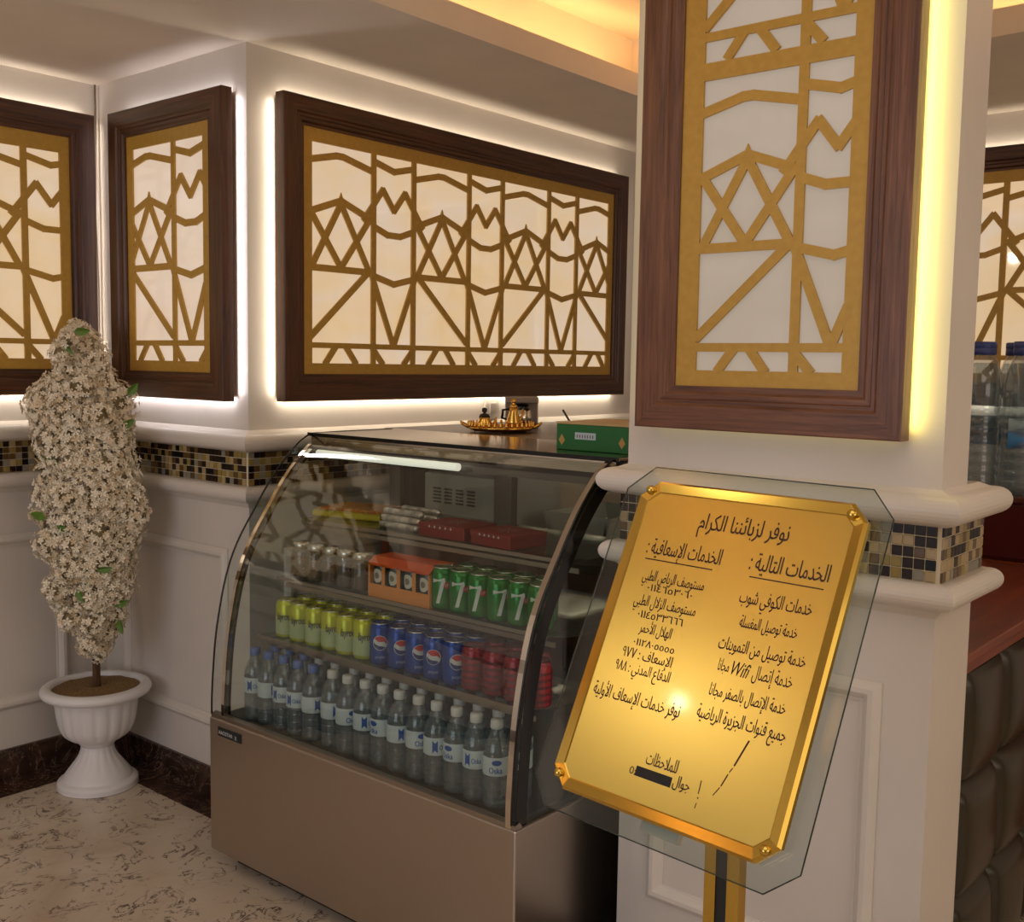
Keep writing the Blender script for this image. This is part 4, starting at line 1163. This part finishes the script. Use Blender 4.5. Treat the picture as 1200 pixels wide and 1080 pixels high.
def floret(mb, P, N, s, mi):
    N = N.normalized(); U = N.orthogonal().normalized(); V = N.cross(U)
    a0 = rnd.uniform(0, 6.28); n = 5; base = len(mb.v)
    vs_ = [P - N*s*0.10]
    for k in range(n):
        a = a0+2*PI*k/n
        c, s_ = math.cos(a), math.sin(a); c1, s1 = math.cos(a-0.48), math.sin(a-0.48); c2, s2 = math.cos(a+0.48), math.sin(a+0.48)
        vs_ += [P+(U*c1+V*s1)*s*0.62+N*s*0.18, P+(U*c+V*s_)*s*1.0+N*s*rnd.uniform(0.05, 0.35), P+(U*c2+V*s2)*s*0.62+N*s*0.18]
    mb.add(vs_, [(0, 1+3*k, 2+3*k, 3+3*k) for k in range(n)], False, mi)
core = MB()
for u, d, z, rad in blob:
    Cn = CC + RV*u + FV*d; Cn = Vector((Cn.x, Cn.y, z)) - tb
    n = int(105*(rad/0.045)**2)
    for k in range(n):
        # even points on a sphere
        yy = 1-2*(k+0.5)/n; rr = math.sqrt(1-yy*yy); a = k*2.39996
        N = Vector((rr*math.cos(a), rr*math.sin(a), yy))
        if N.dot(FV) > 0.55 and d > 0: continue
        N = (N+Vector((rnd.uniform(-.35, .35), rnd.uniform(-.35, .35), rnd.uniform(-.35, .35)))).normalized()
        P = Cn+N*rad*rnd.uniform(0.72, 1.30)
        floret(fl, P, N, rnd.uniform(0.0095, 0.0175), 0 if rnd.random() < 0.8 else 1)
    core.lathe([(0.001, -rad*0.72), (rad*0.5, -rad*0.5), (rad*0.72, 0), (rad*0.5, rad*0.5), (0.001, rad*0.72)], 8, c=Cn[:], cap=False)
M_PET1 = bsdf('cream_petal', (246, 234, 210), 0.7); M_PET2 = bsdf('deep_cream_petal', (232, 212, 180), 0.7)  # two cream petal tones, mixed at random
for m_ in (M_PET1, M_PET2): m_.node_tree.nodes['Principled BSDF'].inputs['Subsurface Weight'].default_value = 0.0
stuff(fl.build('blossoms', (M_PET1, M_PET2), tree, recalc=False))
stuff(core.build('twig_mass', bsdf('twig_brown_green', (150, 134, 100), 0.9), tree))
M_LEAF = bsdf('green_leaf', (96, 130, 44), 0.5)
def leaf(u, d, z, au, tilt, L=0.055):
    mb = MB(); W_ = L*0.32
    P = [(0, 0, 0), (L*0.3, W_*0.8, 0.004), (L*0.65, W_*0.7, 0.006), (L, 0, 0), (L*0.65, -W_*0.7, 0.006), (L*0.3, -W_*0.8, 0.004), (L*0.5, 0, -0.004)]
    mb.add(P, [(0, 6, 1), (1, 6, 2), (2, 6, 3), (3, 6, 4), (4, 6, 5), (5, 6, 0)], False)
    o = mb.build('leaf', M_LEAF, tree, recalc=False)
    p = CC+RV*u+FV*d-tb
    o.location = (p.x, p.y, z-tb.z)
    M = Matrix(((RV.x, -0.0, -FV.x), (RV.y, 0.0, -FV.y), (0, 1, 0)))
    o.rotation_mode = 'QUATERNION'
    o.rotation_quaternion = (M.to_4x4() @ Matrix.Rotation(au, 4, 'Z') @ Matrix.Rotation(tilt, 4, 'X')).to_quaternion()
for px, py_, au, tl in [(110, 378, 0.1, 0.3), (98, 388, -0.9, 0.5), (152, 483, 0.6, 0.5), (160, 447, 0.9, 0.4), (70, 520, 2.6, 0.4), (78, 516, -0.4, 0.6), (85, 590, -0.3, 0.5), (75, 583, 2.8, 0.2),
                        (95, 570, 1.0, 0.8), (120, 603, 0.5, 0.5), (108, 660, -1.2, 0.4), (140, 685, 0.4, 0.4), (145, 700, -1.3, 0.3), (60, 470, 2.0, 0.3), (57, 480, 1.2, 0.5), (130, 640, 0.2, 0.5)]:
    leaf((px-115)*DEP, -0.118 if 70 < px < 140 else -0.05, zpix(py_), au, tl)

# ------------------------------------------------------------------ brass notice on its stand
O3 = Vector((1.3461, 0.8714, 1.3295))
EX = Vector((-0.0832, -0.9965, -0.0019)).normalized(); EZ = Vector((0.4355, -0.0381, 0.8994)).normalized(); EY = EZ.cross(EX).normalized(); EX = EY.cross(EZ).normalized()
st = thing('notice_stand', 'polished brass notice plate with engraved Arabic text on clear glass, tilted on a brass pole', 'sign', (1.30, 0.694, 0))
MT = Matrix(((EX.x, EY.x, EZ.x, O3.x-1.30), (EX.y, EY.y, EZ.y, O3.y-0.694), (EX.z, EY.z, EZ.z, O3.z), (0, 0, 0, 1)))
def tilted(o): o.matrix_local = MT; return o
octo = [(0.0283, 0.0), (0.3335, 0.0), (0.3580, -0.0235), (0.3580, -0.4300), (0.3300, -0.4557), (0.0260, -0.4557), (0.0, -0.4290), (0.0, -0.0240)]
def inset_poly(P, d):
    n = len(P); out = []; cx = sum(p[0] for p in P)/n; cz = sum(p[1] for p in P)/n
    for i in range(n):
        a, b, c = P[i-1], P[i], P[(i+1) % n]
        def nrm(p, q):
            dx, dz = q[0]-p[0], q[1]-p[1]; L = math.hypot(dx, dz); nx, nz = -dz/L, dx/L
            m = ((p[0]+q[0])/2, (p[1]+q[1])/2)
            if (cx-m[0])*nx+(cz-m[1])*nz < 0: nx, nz = -nx, -nz
            return nx, nz
        n1, n2 = nrm(a, b), nrm(b, c); dd = 1+n1[0]*n2[0]+n1[1]*n2[1]
        out.append((b[0]+(n1[0]+n2[0])/dd*d, b[1]+(n1[1]+n2[1])/dd*d))
    return out
def ring_loft(mb, rings, capf=True, capb=True):
    n = len(rings[0][0]); vs_ = []; fs_ = []
    for P, y in rings: vs_ += [(x, y, z) for x, z in P]
    for r_ in range(len(rings)-1):
        for i in range(n):
            j = (i+1) % n; fs_.append((r_*n+i, r_*n+j, (r_+1)*n+j, (r_+1)*n+i))
    if capb: fs_.append(tuple(range(n)))
    if capf: fs_.append(tuple((len(rings)-1)*n+i for i in range(n-1, -1, -1)))
    return mb.add(vs_, fs_)
in1 = inset_poly(octo, 0.0165); in0 = inset_poly(octo, 0.004)
inner = inset_poly(octo, 0.0180)
plate = tilted(ring_loft(MB(), [(inner, 0.004), (inner, -0.0015)]).build('engraved_plate', M_BRASSP, st))
tilted(ring_loft(MB(), [(octo, 0.006), (octo, -0.0010), (in0, -0.0055), (in1, -0.0030), (inset_poly(octo, 0.0182), -0.0012), (inset_poly(octo, 0.0182), 0.006)], capf=False, capb=False).build('bevelled_border', M_BRASSE, st))
gpo = [(0.0, 0.0268), (0.3455, 0.0265), (0.381, -0.0105), (0.381, -0.4500), (0.3420, -0.4850), (-0.006, -0.4860), (-0.040, -0.4480), (-0.040, -0.0110)]
gl = tilted(ring_loft(MB(), [(gpo, 0.018), (gpo, 0.012)]).build('glass_backing', mat_glass('notice_glass', (236, 241, 238), 0.05, 0.6), st))
em = MB()
for i in range(8):
    a, b = gpo[i], gpo[(i+1) % 8]
    em.tube([(a[0], 0.015, a[1]), (b[0], 0.015, b[1])], 0.0009, 5)
tilted(em.build('glass_edge', bsdf('dark_green_edge', (40, 52, 46), 0.15), st))
for u, v in ((0.0202, -0.0163), (0.3370, -0.0170), (0.0165, -0.4370), (0.3420, -0.4370)):
    tilted(MB().add([(u+x, -0.010-z, v+y) for x, y, z in MB().lathe([(0.0065, -0.006), (0.0065, -0.001), (0.005, 0.002), (0.0025, 0.0035), (0.0005, 0.004)], 16, cap=False).v],
                    MB().lathe([(0.0065, -0.006), (0.0065, -0.001), (0.005, 0.002), (0.0025, 0.0035), (0.0005, 0.004)], 16, cap=False).f, True).build('brass_screw', M_BRASSE, st))
TY = -0.0019
LINES = [('نوفر لزبائننا الكرام', 0.1149, 0.2562, -0.0620, 0.036), ('الخدمات التالية :', 0.2114, 0.3263, -0.1075, 0.036), ('الخدمات الإسعافية :', 0.0414, 0.1665, -0.1085, 0.034),
         ('مستوصف الرياض الطبي', 0.0492, 0.1530, -0.1480, 0.024), ('٠١١٤٦٥٣٠٦٠', 0.0627, 0.1389, -0.1620, 0.015), ('مستوصف الزلال الطبي', 0.0475, 0.1517, -0.1845, 0.024), ('٠١١٤٥٣٣٦٦٦', 0.0604, 0.1372, -0.2015, 0.016),
         ('الهلال الأحمر', 0.0709, 0.1247, -0.2215, 0.022), ('٠١١٢٨٠٥٥٥٥', 0.0679, 0.1367, -0.2405, 0.015), ('الإسعاف : ٩٧٧', 0.0542, 0.1391, -0.2590, 0.022), ('الدفاع المدني : ٩٨٨', 0.0496, 0.1427, -0.2790, 0.022),
         ('نوفر خدمات الإسعاف الأولية', 0.0261, 0.1728, -0.3195, 0.027), ('خدمات الكوفي شوب', 0.2109, 0.3159, -0.1530, 0.028), ('خدمة توصيل المغسلة', 0.2213, 0.3050, -0.1850, 0.024),
         ('خدمة توصيل من التموينات', 0.1998, 0.3261, -0.2180, 0.026), ('خدمة الإتصال بالصفر مجانا', 0.2062, 0.3168, -0.2795, 0.025), ('جميع قنوات الجزيرة الرياضية', 0.1976, 0.3263, -0.3110, 0.027),
         ('للملاحظات', 0.1440, 0.1935, -0.3875, 0.026), ('جوال', 0.1925, 0.2181, -0.4030, 0.022)]
for tx, a, b, zb_, h_ in LINES:
    fit_text(shape_ar(tx), a, b, zb_, h_*0.92, TY, 'text_line', M_INK, plate, bold=0.008)
fit_text(shape_ar('خدمة إتصال'), 0.2600, 0.3163, -0.2465, 0.025, TY, 'text_line', M_INK, plate)
fit_text('Wifi', 0.2290, 0.2555, -0.2480, 0.026, TY, 'text_line', M_INKB, plate, shear=0.3)
fit_text(shape_ar('مجانا'), 0.2085, 0.2250, -0.2460, 0.022, TY, 'text_line', M_INK, plate)
for a, b in (((0.2158, -0.1172), (0.3233, -0.1168)), ((0.0434, -0.1170), (0.1576, -0.1168))):
    MB().box(a[0], b[0], TY, -0.0014, a[1]-0.0008, a[1]+0.0008).build('underline', M_INK, plate)
MB().box(0.1330, 0.1900, TY-0.0002, -0.0014, -0.4065, -0.3935).build('black_bar', M_INKB, plate)
fit_text('0:', 0.1235, 0.1335, -0.4060, 0.014, TY, 'text_line', M_INK, plate)
scr = MB()
for a, b, w_ in (((0.2806, -0.3213), (0.2700, -0.3560), 0.0022), ((0.2690, -0.3590), (0.2660, -0.3650), 0.0012), ((0.2650, -0.3680), (0.2600, -0.3840), 0.0016), ((0.2590, -0.3860), (0.2527, -0.3977), 0.0012),
                 ((0.2316, -0.3853), (0.2325, -0.4020), 0.0010), ((0.2330, -0.4060), (0.2340, -0.4075), 0.0016), ((0.2335, -0.4130), (0.2330, -0.4200), 0.0009)):
    scr.bar(a, b, w_, TY, -0.0014)
scr.build('scratch_marks', M_INK, plate)
# pole: two brass bars with a black channel, bracket and base plate
pl = MB(); pl.bbox(-0.0265, -0.0085, -0.012, 0.012, 0.012, 1.02, 0.001)
pl2 = MB(); pl2.bbox(0.0085, 0.0265, -0.012, 0.012, 0.012, 1.02, 0.001)
for q_, nm in ((pl, 'brass_pole_bar'), (pl2, 'brass_pole_bar')):
    o = q_.build(nm, M_BRASSE, st); o.rotation_euler = (0, 0, -PI/2)
o = MB().box(-0.0085, 0.0085, -0.009, 0.009, 0.012, 1.02).build('black_channel', M_BLACKM, st); o.rotation_euler = (0, 0, -PI/2)
bm_ = MB().bbox(0.150, 0.210, 0.0185, 0.030, -0.47, -0.12, 0.002).build('mounting_bracket', M_TRIMP, st); tilted(bm_)
o = MB().lathe([(0.14, 0.0), (0.15, 0.003), (0.15, 0.008), (0.14, 0.012), (0.03, 0.014)], 48).build('stand_base', M_BRASSE, st)

# ------------------------------------------------------------------ upholstered booth, counter and water jugs on the right
bo = thing('upholstered_bench_back', 'dark olive leather bench back in square padded cushions under the wooden ledge', 'bench', (2.36, 0.745, 0))
M_LEA = bsdf('dark_olive_leather', (50, 42, 24), 0.26)
MB().box(0, 1.21, 0.0, 0.06, 0.0, 0.845).build('backing_panel', M_BLACKM, bo)
def cushion(w_, h_, d_=0.048, n=14):
    mb = MB(); vs_ = []
    for j in range(n+1):
        for i in range(n+1):
            a = i/n; b = j/n
            f = (max(0.0, 1-(2*a-1)**8)**0.5)*(max(0.0, 1-(2*b-1)**8)**0.5)
            f = f*(0.55+0.45*math.sin(PI*(0.15+0.7*a))*math.sin(PI*(0.15+0.7*b)))
            vs_.append((a*w_, -d_*f, b*h_))
    fs_ = [(j*(n+1)+i, j*(n+1)+i+1, (j+1)*(n+1)+i+1, (j+1)*(n+1)+i) for j in range(n) for i in range(n)]
    return mb.add(vs_, fs_, True)
cw, ch_ = 0.285, 0.272
cush = None
for c in range(4):
    for r_ in range(3):
        if cush is None:
            o = cushion(cw-0.002, ch_-0.002).build('padded_cushion', M_LEA, bo); cush = o.data
        else: o = ob('padded_cushion', cush, bo)
        o.location = (0.055+c*cw, 0, 0.028+r_*ch_)
ct = thing('wooden_counter', 'reddish brown wooden counter ledge above the padded bench back', 'counter', (2.34, 0.70, 0))
MB().bbox(0, 1.245, 0.0, 0.70, 0.872, 0.895, 0.003).build('ledge_top', M_COUNTER, ct)
MB().bbox(0, 1.245, 0.006, 0.03, 0.848, 0.872, 0.002).build('ledge_lip', M_COUNTER, ct)
MB().box(0.02, 1.22, 0.12, 0.66, 0, 0.872).build('counter_carcass', M_COUNTER, ct)
cb2 = thing('dark_red_cabinet', 'dark red lacquered cabinet on the wooden counter with water jugs on its top', 'cabinet', (3.60, 0.35, 0.895))
MB().bbox(0.02, 0.55, 0.02, 1.40, 0.0, 0.19, 0.003).build('cabinet_box', M_DARKRED, cb2)
MB().bbox(0, 0.60, 0, 1.42, 0.19, 0.208, 0.003).build('cabinet_top', mat_wood('dark_top_wood', (60, 28, 20), (110, 64, 46), (3, 40, 40), 0.3), cb2)
for k in range(3): MB().bbox(0.012, 0.02, 0.03+k*0.46, 0.47+k*0.46, 0.01, 0.18, 0.002).build('cabinet_door', M_DARKRED, cb2)
MB().box(0.0, 0.60, 0.1, 1.3, -0.895, -0.0).build('cabinet_plinth', M_COUNTER, cb2)
def make_jug():
    t = thing('water_jug', '', 'water jug')
    P = [(0.045, 0.008), (0.055, 0.0), (0.064, 0.010), (0.066, 0.030)]
    z = 0.045
    while z < 0.30:
        P += [(0.066, z), (0.0625, z+0.008), (0.066, z+0.016)]; z += 0.032
    P += [(0.066, 0.345), (0.060, 0.385), (0.045, 0.425), (0.036, 0.440), (0.036, 0.450)]
    b = MB().lathe(P, 28).build('jug_body', M_PET, t)
    MB().lathe([(0.0005, 0.010), (0.055, 0.010), (0.0630, 0.030)]+[(0.0630 if k % 2 else 0.0600, 0.045+k*0.016) for k in range(18)]+[(0.055, 0.385), (0.042, 0.42), (0.0005, 0.42)], 24, cap=False).build('water', M_WATER, b)
    MB().lathe([(0.038, 0.446), (0.041, 0.448), (0.041, 0.466), (0.0395, 0.468), (0.041, 0.470), (0.041, 0.486), (0.038, 0.489), (0.0005, 0.489)], 28, cap=False).build('jug_cap', bsdf('blue_jug_cap', (66, 82, 150), 0.4), t)
    l1 = wrap_poly([(-0.050, 0.0), (0.050, 0.0), (0.050, 0.055), (-0.050, 0.055)], 0.0672, 0.150).build('jug_label', bsdf('blue_jug_label', (60, 130, 190), 0.45), t)
    wrap_poly([(-0.050, 0.0), (0.050, 0.0), (0.050, 0.040), (-0.050, 0.040)], 0.0672, 0.205).build('pale_label_panel', bsdf('pale_blue_label', (150, 178, 190), 0.45), l1)
    return t
jg = make_jug()
spots = [(3.73, 1.115, 'tall clear water jug with blue cap standing closest to the white pillar'), (3.70, 0.972, 'clear water jug with blue cap and blue label at the right edge of the picture'),
         (3.86, 1.04, 'clear water jug with blue cap in the rear row between the two front jugs'), (3.70, 0.82, 'clear water jug just outside the right picture edge')]
for i, (x, y, lb) in enumerate(spots):
    if i == 0: jg.location = (x, y, 1.1035); jg['label'] = lb; jg['group'] = 'water jugs on the dark red cabinet'; jg.rotation_euler = (0, 0, 1.6)
    else: dup(jg, (x, y, 1.1035), [1.6, -1.25, -1.3, -1.4][i], lb, 'water jugs on the dark red cabinet')
